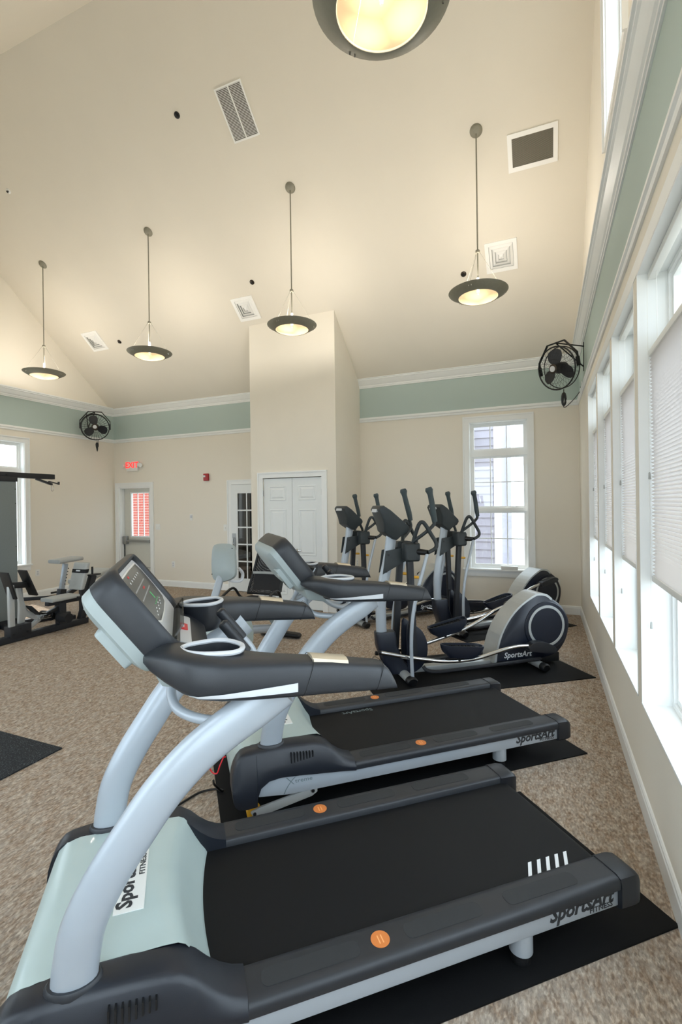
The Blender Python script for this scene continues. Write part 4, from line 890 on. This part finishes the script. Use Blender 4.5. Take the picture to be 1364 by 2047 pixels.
obj('carabiner', B().tube([(-6.86, 4.985, 1.99), (-6.86, 4.972, 1.95), (-6.86, 4.972, 1.90), (-6.86, 4.99, 1.885), (-6.86, 5.008, 1.90), (-6.86, 5.008, 1.95)], 0.004, 6, 3, closed=True), 'chrome', br, smooth=True)
# leg press on the near beam
beam('base_beam', (-6.0, 3.3, 0.045), (-6.0, 4.85, 0.045), 0.09, 0.075)
beam('cross_base', (-6.8, 4.2, 0.03), (-6.0, 4.0, 0.03), 0.06, 0.06)
obj('gusset', B().box(-6.06, -5.94, 3.76, 4.02, 0.06, 0.20), FR, gm, bevel=0.006)
for y, z in ((3.80, 0.10), (3.97, 0.10), (3.88, 0.16)): obj('bolt', B().cyl((-5.942, y, z), (-5.935, y, z), 0.012, 8), 'black_steel', gm)
beam('press_upright', (-5.97, 3.795, 0.10), (-5.97, 3.785, 0.70), 0.045, 0.065, 'silver_warm')
obj('press_lever', B().loft([[(x, y, z) for y, z in sp2([(3.925, 0.14), (3.93, 0.45), (3.91, 0.67), (3.965, 0.685), (3.985, 0.50), (4.03, 0.36), (4.13, 0.285), (4.26, 0.245), (4.25, 0.20), (4.14, 0.20), (4.05, 0.25), (4.0, 0.25), (3.99, 0.12)], 3, True)] for x in (-6.07, -6.03)]), 'silver_warm', gm, bevel=0.006)
beam('lever_brace', (-6.05, 4.03, 0.10), (-6.05, 4.20, 0.20), 0.04, 0.05, 'silver_warm')
beam('press_arm', (-5.99, 3.76, 0.70), (-5.99, 4.02, 0.675), 0.08, 0.07, 'black_steel')
for y0, y1, x in ((3.70, 3.80, -5.97), (3.92, 4.06, -5.97)):
    obj('foot_plate', B().loft([[(x + dx, yy, zz) for dx in (-0.08, 0.08)] + [(x + dx, yy + 0.02, zz + 0.008) for dx in (0.08, -0.08)] for yy, zz in ((y0, 0.86), (y1, 0.53))]), 'black_steel', gm, bevel=0.004)
rb = beam('roller_bar', (-6.0, 4.20, 0.23), (-6.0, 4.42, 0.30), 0.05, 0.05, 'black_steel')
obj('ankle_roller', B().cyl((-6.0, 4.18, 0.245), (-6.05, 4.34, 0.22), 0.045, 14), 'chrome', gm, smooth=True)
for x in (-6.17, -5.83): obj('foam_roller', B().cyl((x - 0.09, 4.38, 0.19), (x + 0.09, 4.38, 0.19), 0.062, 16), 'black_fabric', gm, smooth=True)
beam('toe_plate', (-6.0, 4.02, 0.40), (-6.0, 4.14, 0.27), 0.12, 0.02, 'black_steel')
beam('seat_post', (-6.0, 4.46, 0.07), (-6.0, 4.46, 0.36), 0.09, 0.10)
beam('seat_support', (-6.0, 4.26, 0.375), (-6.0, 4.90, 0.36), 0.07, 0.05)
obj('seat_pad', B().loft([[(-6.0 + x, y, z) for x, z in rrect(-0.12, 0.12, 0.40, 0.45, 0.02)] for y in (4.26, 4.28, 4.62, 4.66)]), 'upholstery', gm, bevel=0.01)
for s in (-1, 1): beam('seat_handle', (-6.0 + s*0.2, 4.55, 0.415), (-6.0 + s*0.2, 4.78, 0.39), 0.03, 0.045, 'black_steel')
ba = beam('back_post', (-6.0, 4.76, 0.06), (-6.0, 4.96, 0.66), 0.075, 0.085)
obj('instruction_sticker', B().add([(-5.9615, 4.768, 0.20), (-5.9615, 4.80, 0.20), (-5.9615, 4.838, 0.32), (-5.9615, 4.806, 0.32)], [(0,1,2,3)]), 'white_plastic', ba)
obj('post_cap', B().box(-6.05, -5.95, 4.88, 5.06, 0.655, 0.675), FR, ba, bevel=0.004)
obj('pull_pin', B().cyl((-6.0, 4.955, 0.67), (-6.0, 4.955, 0.78), 0.014, 10), 'black_steel', ba, smooth=True)
bp = obj('back_pad', B().loft([[(-6.0 + x, 4.66 + dy + 0.1*k, 0.50 + 0.36*k) for x, dy in rrect(-0.13, 0.13, 0.0, 0.07, 0.025)] for k in (0, 0.06, 0.94, 1.0)]), 'upholstery', gm, bevel=0.012)
obj('pad_strap', B().loft([[(-6.0 + x*1.015, 4.657 + dy*1.08 + 0.1*k, 0.50 + 0.36*k) for x, dy in rrect(-0.132, 0.132, 0.0, 0.072, 0.025)] for k in (0.62, 0.76)]), 'black_fabric', bp)
obj('strap_label', B().add([(-6.03, 4.715, 0.745), (-5.95, 4.715, 0.745), (-5.95, 4.72, 0.762), (-6.03, 4.72, 0.762)], [(0,1,2,3)]), 'letter_white', bp)
# preacher curl station behind
beam('curl_base', (-6.75, 4.3, 0.04), (-6.60, 5.05, 0.04), 0.075, 0.07)
beam('curl_foot', (-6.85, 5.0, 0.03), (-6.35, 4.92, 0.03), 0.07, 0.06)
beam('curl_post', (-6.60, 4.86, 0.05), (-6.60, 4.93, 0.43), 0.085, 0.095)
beam('curl_slider', (-6.60, 4.92, 0.40), (-6.60, 4.99, 0.80), 0.055, 0.06, 'silver')
for i in range(6): obj('adjust_hole', B().cyl((-6.571, 4.955 + 0.012*i, 0.50 + 0.045*i), (-6.566, 4.955 + 0.012*i, 0.50 + 0.045*i), 0.008, 8), 'black_steel', gm)
obj('adjust_pin', B().cyl((-6.60, 4.84, 0.40), (-6.60, 4.76, 0.40), 0.014, 10), 'black_steel', gm, smooth=True)
obj('curl_pad', B().loft([[(x, y, z + 0.02*(y-4.75)/0.5) for x, z in rrect(-6.72, -6.46, 0.815, 0.872, 0.025)] for y in (4.80, 4.82, 5.15, 5.19)]), 'upholstery', gm, bevel=0.012)
beam('curl_arm', (-6.60, 4.88, 0.32), (-6.85, 4.35, 0.36), 0.04, 0.05)
beam('curl_seat_arm', (-6.60, 4.92, 0.30), (-6.60, 5.30, 0.46), 0.06, 0.06)
beam('curl_seat_post', (-6.60, 5.28, 0.02), (-6.60, 5.28, 0.42), 0.08, 0.09)
obj('curl_seat', B().loft([[(-6.60 + x, y, z + 0.25*(y-5.15)) for x, z in rrect(-0.17, 0.17, 0.46, 0.53, 0.025)] for y in (5.15, 5.17, 5.62, 5.65)]), 'upholstery', gm, bevel=0.012)

# ------------------------------------------------------------------ pendants
def pendant(label, x, y, zb):
    zc = zceil(y); t = thing('pendant_light', label, 'pendant lamp', (x, y, zb), 0, 'bowl pendant lamps')
    rim = [(0.205, -0.052), (0.215, -0.052), (0.305, 0.002), (0.311, 0.010), (0.305, 0.012), (0.215, -0.04), (0.20, -0.045)]
    obj('rim', B().lathe(rim + [rim[0]], 48), 'nickel', t, smooth=True)
    obj('glass_bowl', B().lathe([(0.0, -0.092), (0.05, -0.090), (0.10, -0.083), (0.15, -0.071), (0.19, -0.057), (0.212, -0.046)], 40), 'lamp_glass', t, smooth=True)
    hubz = 0.44
    obj('stem', B().cyl((0, 0, -0.03), (0, 0, zc - zb + 0.0), 0.0075, 10), 'nickel', t, smooth=True)
    obj('stem_sleeve', B().cyl((0, 0, 0.0), (0, 0, 0.16), 0.014, 12), 'light_grey', t, smooth=True)
    hb = obj('cable_hub', B().lathe([(0, -0.016), (0.02, -0.016), (0.024, -0.01), (0.024, 0.01), (0.02, 0.016), (0, 0.016)], 16, (0, 0, hubz)), 'nickel', t, smooth=True)
    for k in range(3):
        a = k*2*PI/3 + 0.35
        obj('cable', B().cyl((0.02*math.cos(a), 0.02*math.sin(a), hubz), (0.285*math.cos(a), 0.285*math.sin(a), -0.005), 0.0018, 5), 'nickel', t)
        for e in (-0.05, 0.05): obj('rim_screw', B().cyl((0.275*math.cos(a+e), 0.275*math.sin(a+e), -0.026), (0.275*math.cos(a+e), 0.275*math.sin(a+e), -0.006), 0.004, 6), 'chrome', t)
    n = Vector((0, SL if y > YRIDGE else -SL, 1)).normalized()
    cn = B().lathe([(0.0, -0.03), (0.03, -0.028), (0.055, -0.018), (0.066, -0.004), (0.067, 0.0)], 24)
    ex = Vector((1, 0, 0)); ey = n.cross(ex)
    obj('canopy', xf(cn, basis((0, 0, zc - zb - 0.001), ex, ey)), 'nickel', t, smooth=True)
    l = bpy.data.lights.new('bulb', 'POINT'); l.energy = LAMP_W; l.color = (1.0, 0.92, 0.82); l.shadow_soft_size = 0.07
    o = bpy.data.objects.new('bulb', l); C.objects.link(o); o.parent = t; o.location = (0, 0, 0.05)
    return t
pendant('bowl pendant lamp hanging leftmost, nearest the far corner', -7.52, 5.355, 3.84)
pendant('second bowl pendant lamp from the left', -5.256, 5.35, 3.86)
pendant('bowl pendant lamp hanging in front of the closet column', -2.906, 5.345, 3.885)
pendant('bowl pendant lamp beside the square air diffuser near the window wall', -0.633, 5.345, 3.885)
pendant('large-looking bowl pendant lamp cut by the top edge of the picture', -0.645, 2.06, 3.89)

# ------------------------------------------------------------------ ceiling fittings (on the back slope)
SN = Vector((0, -SL, -1)).normalized()                     # into the room
def on_slope(x, y): return Vector((x, y, zceil(y)))
SX, SY = Vector((1, 0, 0)), Vector((0, -1, SL)).normalized()   # across, up the slope
def SP(o, a, b, h): return tuple(o + SX*a + SY*b + SN*h)
def sbox(o, a0, a1, b0, b1, h0, h1):
    return B().add([SP(o, a, b, h) for h in (h0, h1) for a, b in ((a0,b0),(a1,b0),(a1,b1),(a0,b1))], [(0,3,2,1),(4,5,6,7),(0,1,5,4),(1,2,6,5),(2,3,7,6),(3,0,4,7)])
def sring(o, a, b, t, h0, h1):
    r = B()
    for q in ((-a, -a+t, -b, b), (a-t, a, -b, b), (-a+t, a-t, -b, -b+t), (-a+t, a-t, b-t, b)):
        x = sbox(o, q[0], q[1], q[2], q[3], h0, h1); r.add(x.v, x.f)
    return r
for lab, x, y in (('square louvred air diffuser near the left gable wall', -7.623, 6.42), ('square louvred air diffuser left of the closet column', -4.292, 6.394), ('square louvred air diffuser close to the window wall', -0.468, 6.386)):
    o = on_slope(x, y); t = thing('air_diffuser', lab, 'air diffuser', (0,0,0), 0, 'square ceiling diffusers')
    obj('frame', sring(o, 0.19, 0.19, 0.045, 0, 0.014), 'vent_white', t)
    obj('duct_back', sbox(o, -0.15, 0.15, -0.15, 0.15, 0.0, 0.002), 'upholstery', t)
    for k in range(3):
        a = 0.14 - 0.038*k
        q = [[SP(o, sx*aa, sy*aa, h) for sx, sy in ((-1,-1),(1,-1),(1,1),(-1,1))] for aa, h in ((a, 0.004), (a - 0.028, 0.024), (a - 0.031, 0.022), (a - 0.003, 0.002))]
        obj('louvre', B().loft(q, cap=False), 'vent_white', t)
    obj('centre_cone', B().add([SP(o, sx*0.03, sy*0.03, 0.012) for sx, sy in ((-1,-1),(1,-1),(1,1),(-1,1))] + [SP(o, 0, 0, 0.026)], [(3,2,1,0),(0,1,4),(1,2,4),(2,3,4),(3,0,4)]), 'vent_white', t)
o = on_slope(-3.228, 4.688); t = thing('return_grille', 'long white slatted return grille high on the ceiling', 'grille')
obj('frame', sring(o, 0.178, 0.262, 0.016, 0, 0.012), 'vent_white', t); obj('centre_bar', sbox(o, -0.006, 0.006, -0.25, 0.25, 0, 0.012), 'vent_white', t)
obj('duct_back', sbox(o, -0.17, 0.17, -0.255, 0.255, 0, 0.002), 'filter_dark', t)
sl = B()
for k in range(38):
    b0 = -0.246 + 0.0131*k
    for a0, a1 in ((-0.165, -0.006), (0.006, 0.165)):
        x = sbox(o, a0, a1, b0, b0 + 0.0048, 0.003, 0.008); sl.add(x.v, x.f)
q = obj('slats', sl, 'vent_white', t); q['kind'] = 'stuff'
o = on_slope(-0.077, 5.575); t = thing('filter_grille', 'square dark filter grille in a wide white frame near the window wall', 'grille')
obj('frame', sring(o, 0.25, 0.18, 0.045, 0, 0.014), 'vent_white', t); obj('filter', sbox(o, -0.21, 0.21, -0.14, 0.14, 0, 0.006), 'filter_dark', t)
sl = B()
for k in range(30):
    x = sbox(o, -0.205, 0.205, -0.136 + 0.0092*k, -0.133 + 0.0092*k, 0.006, 0.009); sl.add(x.v, x.f)
q = obj('slats', sl, 'nickel', t); q['kind'] = 'stuff'
for lab, x, y, c_ in (('small dark sprinkler head left of the long grille', -3.994, 4.55, 'black_steel'), ('small sprinkler head with white ring at the left edge', -7.165, 4.594, 'white_plastic'), ('small dark sprinkler head beside the left diffuser', -7.093, 6.493, 'bronze'), ('small dark sprinkler head above the middle diffuser', -3.991, 6.113, 'bronze'), ('small dark sprinkler head left of the right pendant', -0.951, 6.487, 'bronze')):
    o = on_slope(x, y); t = thing('sprinkler_head', lab, 'sprinkler', (0,0,0), 0, 'ceiling sprinkler heads')
    mw = basis(tuple(o), tuple(SX), tuple(SN.cross(SX)))
    obj('escutcheon', xf(B().lathe([(0.012, 0.012), (0.03, 0.011), (0.036, 0.006), (0.037, 0.0)], 20), mw), c_, t, smooth=True)
    obj('deflector', xf(B().lathe([(0, 0.0), (0.010, 0.002), (0.008, 0.024), (0.016, 0.028), (0.0, 0.03)], 12), mw), 'black_steel', t, smooth=True)

# ------------------------------------------------------------------ wall fans
def fan(label, c, face, wallpts, plug, spin):
    t = thing('wall_fan', label, 'wall fan', c, 0, 'black wall fans')
    f = Vector(face).normalized(); ex = Vector((0, 0, 1)).cross(f).normalized(); ey = f.cross(ex)
    mw = basis((0,0,0), ex, ey)
    R = 0.255
    def ringp(r, z, n=40): return [(r*math.cos(2*PI*k/n), r*math.sin(2*PI*k/n), z) for k in range(n)]
    gd = obj('guard_ring', xf(B().tube(ringp(R, 0.0), 0.009, 8, closed=True), mw), 'black_steel', t, smooth=True)
    obj('rear_ring', xf(B().tube(ringp(R*0.97, -0.09), 0.006, 6, closed=True), mw), 'black_steel', t, smooth=True)
    wires = B()
    for k in range(30):
        a = 2*PI*k/30
        wires.tube([(0.055*math.cos(a), 0.055*math.sin(a), 0.062), (0.15*math.cos(a), 0.15*math.sin(a), 0.055), (R*math.cos(a), R*math.sin(a), 0.0), (R*0.97*math.cos(a), R*0.97*math.sin(a), -0.09), (0.1*math.cos(a), 0.1*math.sin(a), -0.13)], 0.0016, 4)
    for r, z in ((0.11, 0.06), (0.18, 0.045)): wires.tube(ringp(r, z, 32), 0.0016, 4, closed=True)
    w_ = obj('guard_wires', xf(wires, mw), 'black_steel', t); w_['kind'] = 'stuff'
    hb = obj('hub', xf(B().lathe([(0, 0.074), (0.045, 0.072), (0.056, 0.064), (0.056, 0.056), (0.0, 0.05)], 24), mw), 'bronze', t, smooth=True)
    obj('hub_badge', xf(B().lathe([(0, 0.0765), (0.036, 0.0755), (0.036, 0.072)], 20), mw), 'light_grey', hb, smooth=True)
    obj('motor', xf(B().lathe([(0.0, -0.15), (0.06, -0.15), (0.068, -0.13), (0.068, -0.03), (0.05, 0.0), (0.03, 0.03), (0, 0.035)], 20), mw), 'black_steel', t, smooth=True)
    bl = sp2([(0.04, -0.03), (0.10, -0.085), (0.18, -0.10), (0.225, -0.05), (0.215, 0.03), (0.15, 0.06), (0.08, 0.045)], 3, True)
    for k in range(3):
        a = spin + k*2*PI/3; b = B()
        def bpnt(x, y, dz):
            z = 0.35*y + dz
            return (x*math.cos(a) - y*math.sin(a), x*math.sin(a) + y*math.cos(a), z - 0.01)
        b.loft([[bpnt(x, y, 0.0) for x, y in bl], [bpnt(x, y, 0.004) for x, y in bl]])
        obj('blade', xf(b, mw), 'plastic_dk', t)
    # yoke and bracket
    ye_ = [(-R - 0.012, 0.0, -0.04), (-R - 0.012, 0.12, -0.05), (-0.12, R + 0.045, -0.06), (0.12, R + 0.045, -0.06), (R + 0.012, 0.12, -0.05), (R + 0.012, 0.0, -0.04)]
    yk = obj('yoke', xf(B().tube(ye_, 0.010, 6, ry=0.02), mw), 'black_steel', t)
    for s in (-1, 1): obj('yoke_clamp', xf(B().box(s*(R+0.012) - 0.012, s*(R+0.012) + 0.012, -0.04, 0.07, -0.065, -0.02), mw), 'black_steel', yk)
    top = mw @ Vector((0, R + 0.045, -0.06)); cv = Vector(c)
    for p in wallpts: obj('wall_arm', B().cyl(tuple(top), tuple(Vector(p) - cv), 0.008, 8), 'black_steel', t)
    a_, b_ = (Vector(wallpts[0]) - cv), (Vector(wallpts[1]) - cv)
    obj('wall_plate', B().cyl(tuple(a_ + Vector((0,0,0.05))), tuple(b_ - Vector((0,0,0.05))), 0.010, 6), 'black_steel', t)
    low = mw @ Vector((0.03, -R - 0.01, -0.03)); pl = Vector(plug) - cv
    cd_ = obj('cord', B().tube([tuple(low), tuple(low + Vector((0,0,-0.06))), tuple(low + Vector((0.0,0,-0.22))), tuple(low*0.5 + pl*0.5 + Vector((0,0,-0.16))), tuple(pl + Vector((0,0,-0.05))), tuple(pl)], 0.005, 6, 4), 'black_steel', t, smooth=True)
    lp = low + Vector((0, 0, -0.12))
    obj('cord_bundle', B().tube([tuple(lp + Vector((0.018*math.cos(q), 0.018*math.sin(q*2)*0.5, 0.075*math.sin(q)))) for q in [2*PI*k/12 for k in range(12)]], 0.014, 6, closed=True), 'black_steel', cd_, smooth=True)
    return t
fan('black wall fan mounted high on the window wall near the back corner', (0.15, 6.40, 3.245), (-0.62, -0.74, -0.22), ((XR, 6.57, 3.52), (XR, 6.62, 3.28)), (XR - 0.02, 7.0, 3.12), 1.75)
fan('black wall fan mounted on the left wall in the far corner', (-8.20, 6.88, 3.225), (0.72, -0.68, -0.12), ((XL, 6.98, 3.50), (XL, 7.02, 3.26)), (XL + 0.02, 7.25, 3.10), 1.9)

# ------------------------------------------------------------------ blinds in the right-hand windows
for i, lab in enumerate(('pleated white window blind farthest from the camera', 'second farthest pleated white window blind', 'third pleated white window blind, next to the largest-looking one', 'largest-looking pleated white window blind at the right edge')):
    a, b = WIN_R[i]; xb = XR + 0.062; z0, z1 = 1.215, 2.405
    t = thing('pleated_blind', lab, 'window blind', (0,0,0), 0, 'pleated blinds in the window wall')
    n = 62; rows_f, rows_b = [], []
    for k in range(2*n + 1):
        z = z0 + 0.02 + (z1 - z0 - 0.04)*k/(2*n); off = 0.008*(1 if k % 2 else -1)
        rows_f.append([(xb + off - 0.004, a + 0.0115, z), (xb + off - 0.004, b - 0.0115, z)])
        rows_b.append([(xb + 0.016 - off, a + 0.016, z), (xb + 0.016 - off, b - 0.016, z)])
    obj('fabric', B().grid(rows_f), 'blind_fabric', t)
    obj('top_rail', B().box(xb - 0.016, xb + 0.022, a + 0.012, b - 0.012, z1 - 0.022, z1 + 0.012), 'white_plastic', t, bevel=0.004)
    obj('bottom_rail', B().box(xb - 0.014, xb + 0.020, a + 0.012, b - 0.012, z0 - 0.008, z0 + 0.022), 'white_plastic', t, bevel=0.004)
    for y in (a + 0.12, b - 0.12): obj('lift_cord', B().cyl((xb + 0.004, y, z1), (xb + 0.004, y, ZH - 0.01), 0.0015, 5), 'white_plastic', t)
    obj('head_rail', B().box(xb - 0.016, xb + 0.022, a + 0.012, b - 0.012, ZH - 0.045, ZH - 0.009), 'white_plastic', t, bevel=0.004)
    pc = obj('pull_cord', B().cyl((xb - 0.022, b - 0.035, 0.98), (xb - 0.022, b - 0.035, ZH - 0.05), 0.0016, 5), 'white_plastic', t)
    for z in (1.76, 0.98): obj('cord_tassel', B().lathe([(0, -0.02), (0.006, -0.018), (0.0045, 0.015), (0, 0.02)], 8, (xb - 0.022, b - 0.035, z)), 'upholstery', pc, smooth=True)

# ------------------------------------------------------------------ wall fittings
ex = thing('exit_sign', 'white exit sign with red letters and two emergency lamp heads', 'exit sign', (-8.0, YB, 2.49))
obj('housing', B().box(-0.155, 0.155, -0.055, 0.0, -0.105, 0.105), 'white_plastic', ex, bevel=0.008)
text('lettering', 'EXIT', 0.175, 'exit_red', ex, basis((0, -0.057, 0.015), (1, 0, 0), (0, 0, 1)), depth=0.001, bold=0.003)
for s in (-1, 1):
    h = obj('lamp_head', xf(B().lathe([(0.0, -0.04), (0.026, -0.038), (0.042, -0.02), (0.048, 0.02), (0.042, 0.026), (0.0, 0.02)], 20), basis((s*0.235, -0.05, 0.01), (1, 0.5*s, 0), (0, 0, 1))), 'white_plastic', ex, smooth=True)
    obj('lamp_arm', B().cyl((s*0.14, -0.03, 0.0), (s*0.20, -0.04, 0.01), 0.02, 10), 'white_plastic', ex, smooth=True)
fa = thing('fire_alarm', 'small red fire alarm strobe on the cream wall', 'fire alarm', (-6.095, YB, 2.192))
obj('body', B().box(-0.057, 0.057, -0.05, 0.0, -0.07, 0.07), 'red_dk', fa, bevel=0.014, seg=3)
obj('strobe', B().box(-0.05, 0.0, -0.062, -0.05, 0.0, 0.035), 'letter_white', fa, bevel=0.004)
def plate(name, label, cat, x, z, wd, hg, kind_, P=None):
    t = thing(name, label, cat, (0,0,0)); P = P or PB
    obj('cover_plate', pbox(P, x - wd/2, x + wd/2, 0, 0.007, z - hg/2, z + hg/2), 'white_plastic', t, bevel=0.002)
    if kind_ == 'outlet':
        for s in (-1, 1): obj('socket', pbox(P, x - 0.016, x + 0.016, 0.006, 0.009, z + s*0.02 - 0.013, z + s*0.02 + 0.013), 'light_grey', t, bevel=0.002)
    elif kind_ == 'thermo':
        obj('display', pbox(P, x - wd*0.3, x + wd*0.3, 0.006, 0.02, z - hg*0.1, z + hg*0.3), 'light_grey', t, bevel=0.002)
    else:
        for k in range(kind_): obj('toggle', pbox(P, x + (k - (kind_-1)/2)*0.046 - 0.006, x + (k - (kind_-1)/2)*0.046 + 0.006, 0.006, 0.016, z - 0.012, z + 0.012), 'white_plastic', t, bevel=0.002)
plate('light_switch', 'double white light switch right of the exit door', 'light switch', -7.359, 1.213, 0.12, 0.12, 2)
plate('thermostat', 'small white wall control between the two back doors', 'wall control', -6.489, 1.408, 0.075, 0.125, 'thermo')
plate('light_switch', 'single white light switch left of the glazed door', 'light switch', -5.672, 1.204, 0.08, 0.125, 1)
plate('wall_outlet', 'white wall outlet on the back wall near the exit door', 'outlet', -6.964, 0.452, 0.08, 0.125, 'outlet')
plate('wall_outlet', 'white wall outlet right of the back window', 'outlet', 0.155, 0.432, 0.08, 0.125, 'outlet')
plate('wall_outlet', 'white wall outlet under the left window', 'outlet', 5.915, 0.448, 0.08, 0.125, 'outlet', PL)
plate('thermostat', 'pale thermostat on the side of the closet column', 'thermostat', 6.812, 1.406, 0.10, 0.05, 'thermo', lambda a, o, z: (CX1 + o, a, z))
plate('wall_outlet', 'white wall outlet low on the side of the closet column', 'outlet', 7.427, 0.66, 0.09, 0.13, 'outlet', lambda a, o, z: (CX1 + o, a, z))
plate('wall_outlet', 'white outlet plate in the green band by the corner fan', 'outlet', 7.02, 3.14, 0.08, 0.11, 'outlet', PR)
# small white tray on the back window sill
bx = obj('sill_box', B().box(-0.62, -0.38, YB - 0.045, YB + 0.02, 0.615, 0.665), 'white_plastic', None, bevel=0.006); tag(bx, 'small white plastic box lying on the back window sill', 'box')

# ------------------------------------------------------------------ cords
c1 = obj('power_cord', B().tube([(-1.86, 2.02, 0.008), (-1.845, 2.10, 0.008), (-1.82, 2.19, 0.008), (-1.75, 2.235, 0.016), (-1.70, 2.235, 0.02), (-1.685, 2.20, 0.04), (-1.69, 2.15, 0.10), (-1.665, 2.11, 0.15)], 0.006, 8, 5), 'black_steel', None, smooth=True); tag(c1, 'black power cord curling out from under the second treadmill', 'cord')
c2 = obj('safety_lanyard', B().tube([(-1.545, 2.055, 0.345), (-1.556, 2.026, 0.296), (-1.568, 2.016, 0.258), (-1.586, 1.999, 0.27), (-1.595, 1.991, 0.311), (-1.575, 2.03, 0.33), (-1.545, 2.06, 0.325)], 0.0035, 6, 5), 'red', None, smooth=True); tag(c2, 'thin red cord looped at the front of the second treadmill', 'cord')
c3 = obj('power_cord', B().tube([(-1.60, 0.98, 0.02), (-1.66, 0.985, 0.014), (-1.75, 1.0, 0.008), (-1.85, 1.02, 0.008), (-1.97, 1.0, 0.008)], 0.006, 8, 5), 'black_steel', None, smooth=True); tag(c3, 'black power cord at the front of the nearest treadmill', 'cord')

# ------------------------------------------------------------------ outside
struct('sky_block_eave', B().box(XR + TH, XR + TH + 0.55, YF - 0.5, YB + 0.5, 2.98, 3.12), 'trim')  # unseen overhang, added to cut sky light on the right-hand sills
g = struct('ground', B().box(-40, 40, -30, 50, -0.6, -0.35), 'concrete')
# brick wall behind the exit door
bw_ = struct('wall_brick_outside', B().box(-11.2, -8.6, 9.50, 9.75, -0.4, 3.2), 'mortar')
bme = None
for r in range(26):
    z = 0.70 + 0.0677*r
    for c_ in range(9):
        x = -10.75 + 0.213*c_ + (0.1065 if r % 2 else 0)
        if bme is None:
            o = obj('brick', B().box(0, 0.203, -0.006, 0.02, 0, 0.0577), 'brick', bw_); bme = o.data
        else:
            o = bpy.data.objects.new('brick', bme); C.objects.link(o); o.parent = bw_
        o.location = (x, 9.50 - 0.002*((r*7 + c_*3) % 3), z)
# neighbouring wing seen through the back window
nb = thing('neighbour_house', 'lilac-grey clapboard house wing with white corner board outside the back window', 'house', (0, 0, 0))
obj('wall', B().box(-4.2, -0.84, 10.42, 14.0, -0.4, 3.7), 'siding', nb)
bme = None
for k in range(24):
    if bme is None:
        o = obj('siding_board', B().prism([(10.42, 0.0), (10.388, 0.0), (10.412, 0.168), (10.42, 0.168)], -3.2, -0.96, 'x'), 'siding', nb); bme = o.data
    else:
        o = bpy.data.objects.new('siding_board', bme); C.objects.link(o); o.parent = nb
    o.location = (0, 0, -0.35 + 0.166*k)
obj('corner_board', B().box(-0.96, -0.82, 10.37, 10.44, -0.4, 3.6), 'trim', nb)
obj('eave', B().box(-4.4, -1.35, 9.75, 10.45, 3.05, 3.12), 'trim', nb)
obj('gutter', B().tube([(-2.8, 9.9, 2.78), (-1.75, 9.9, 2.95), (-1.45, 9.95, 3.0)], 0.07, 8, 3), 'trim', nb, smooth=True)
obj('rake_board', B().add([(-2.6, 9.6, 4.9), (-1.2, 9.6, 3.6), (-1.2, 9.6, 3.35), (-2.6, 9.6, 4.65), (-2.6, 9.75, 4.9), (-1.2, 9.75, 3.6), (-1.2, 9.75, 3.35), (-2.6, 9.75, 4.65)], [(0,1,2,3),(7,6,5,4),(0,4,5,1),(1,5,6,2),(2,6,7,3),(3,7,4,0)]), 'trim', nb)
po = thing('porch', 'white porch posts and railing beyond the house corner', 'porch')
obj('porch_back', B().box(-0.75, 3.0, 14.5, 14.7, -0.4, 5.0), 'trim', po)
for x in (-0.55, 0.30): obj('post', B().box(x, x + 0.14, 12.0, 12.14, -0.4, 3.6), 'trim', po)
for x in [-0.36 + 0.13*k for k in range(5)]: obj('baluster', B().box(x, x + 0.03, 12.05, 12.08, -0.2, 0.9), 'trim', po)
obj('rail', B().box(-0.5, 0.4, 12.03, 12.10, 0.88, 0.95), 'trim', po)
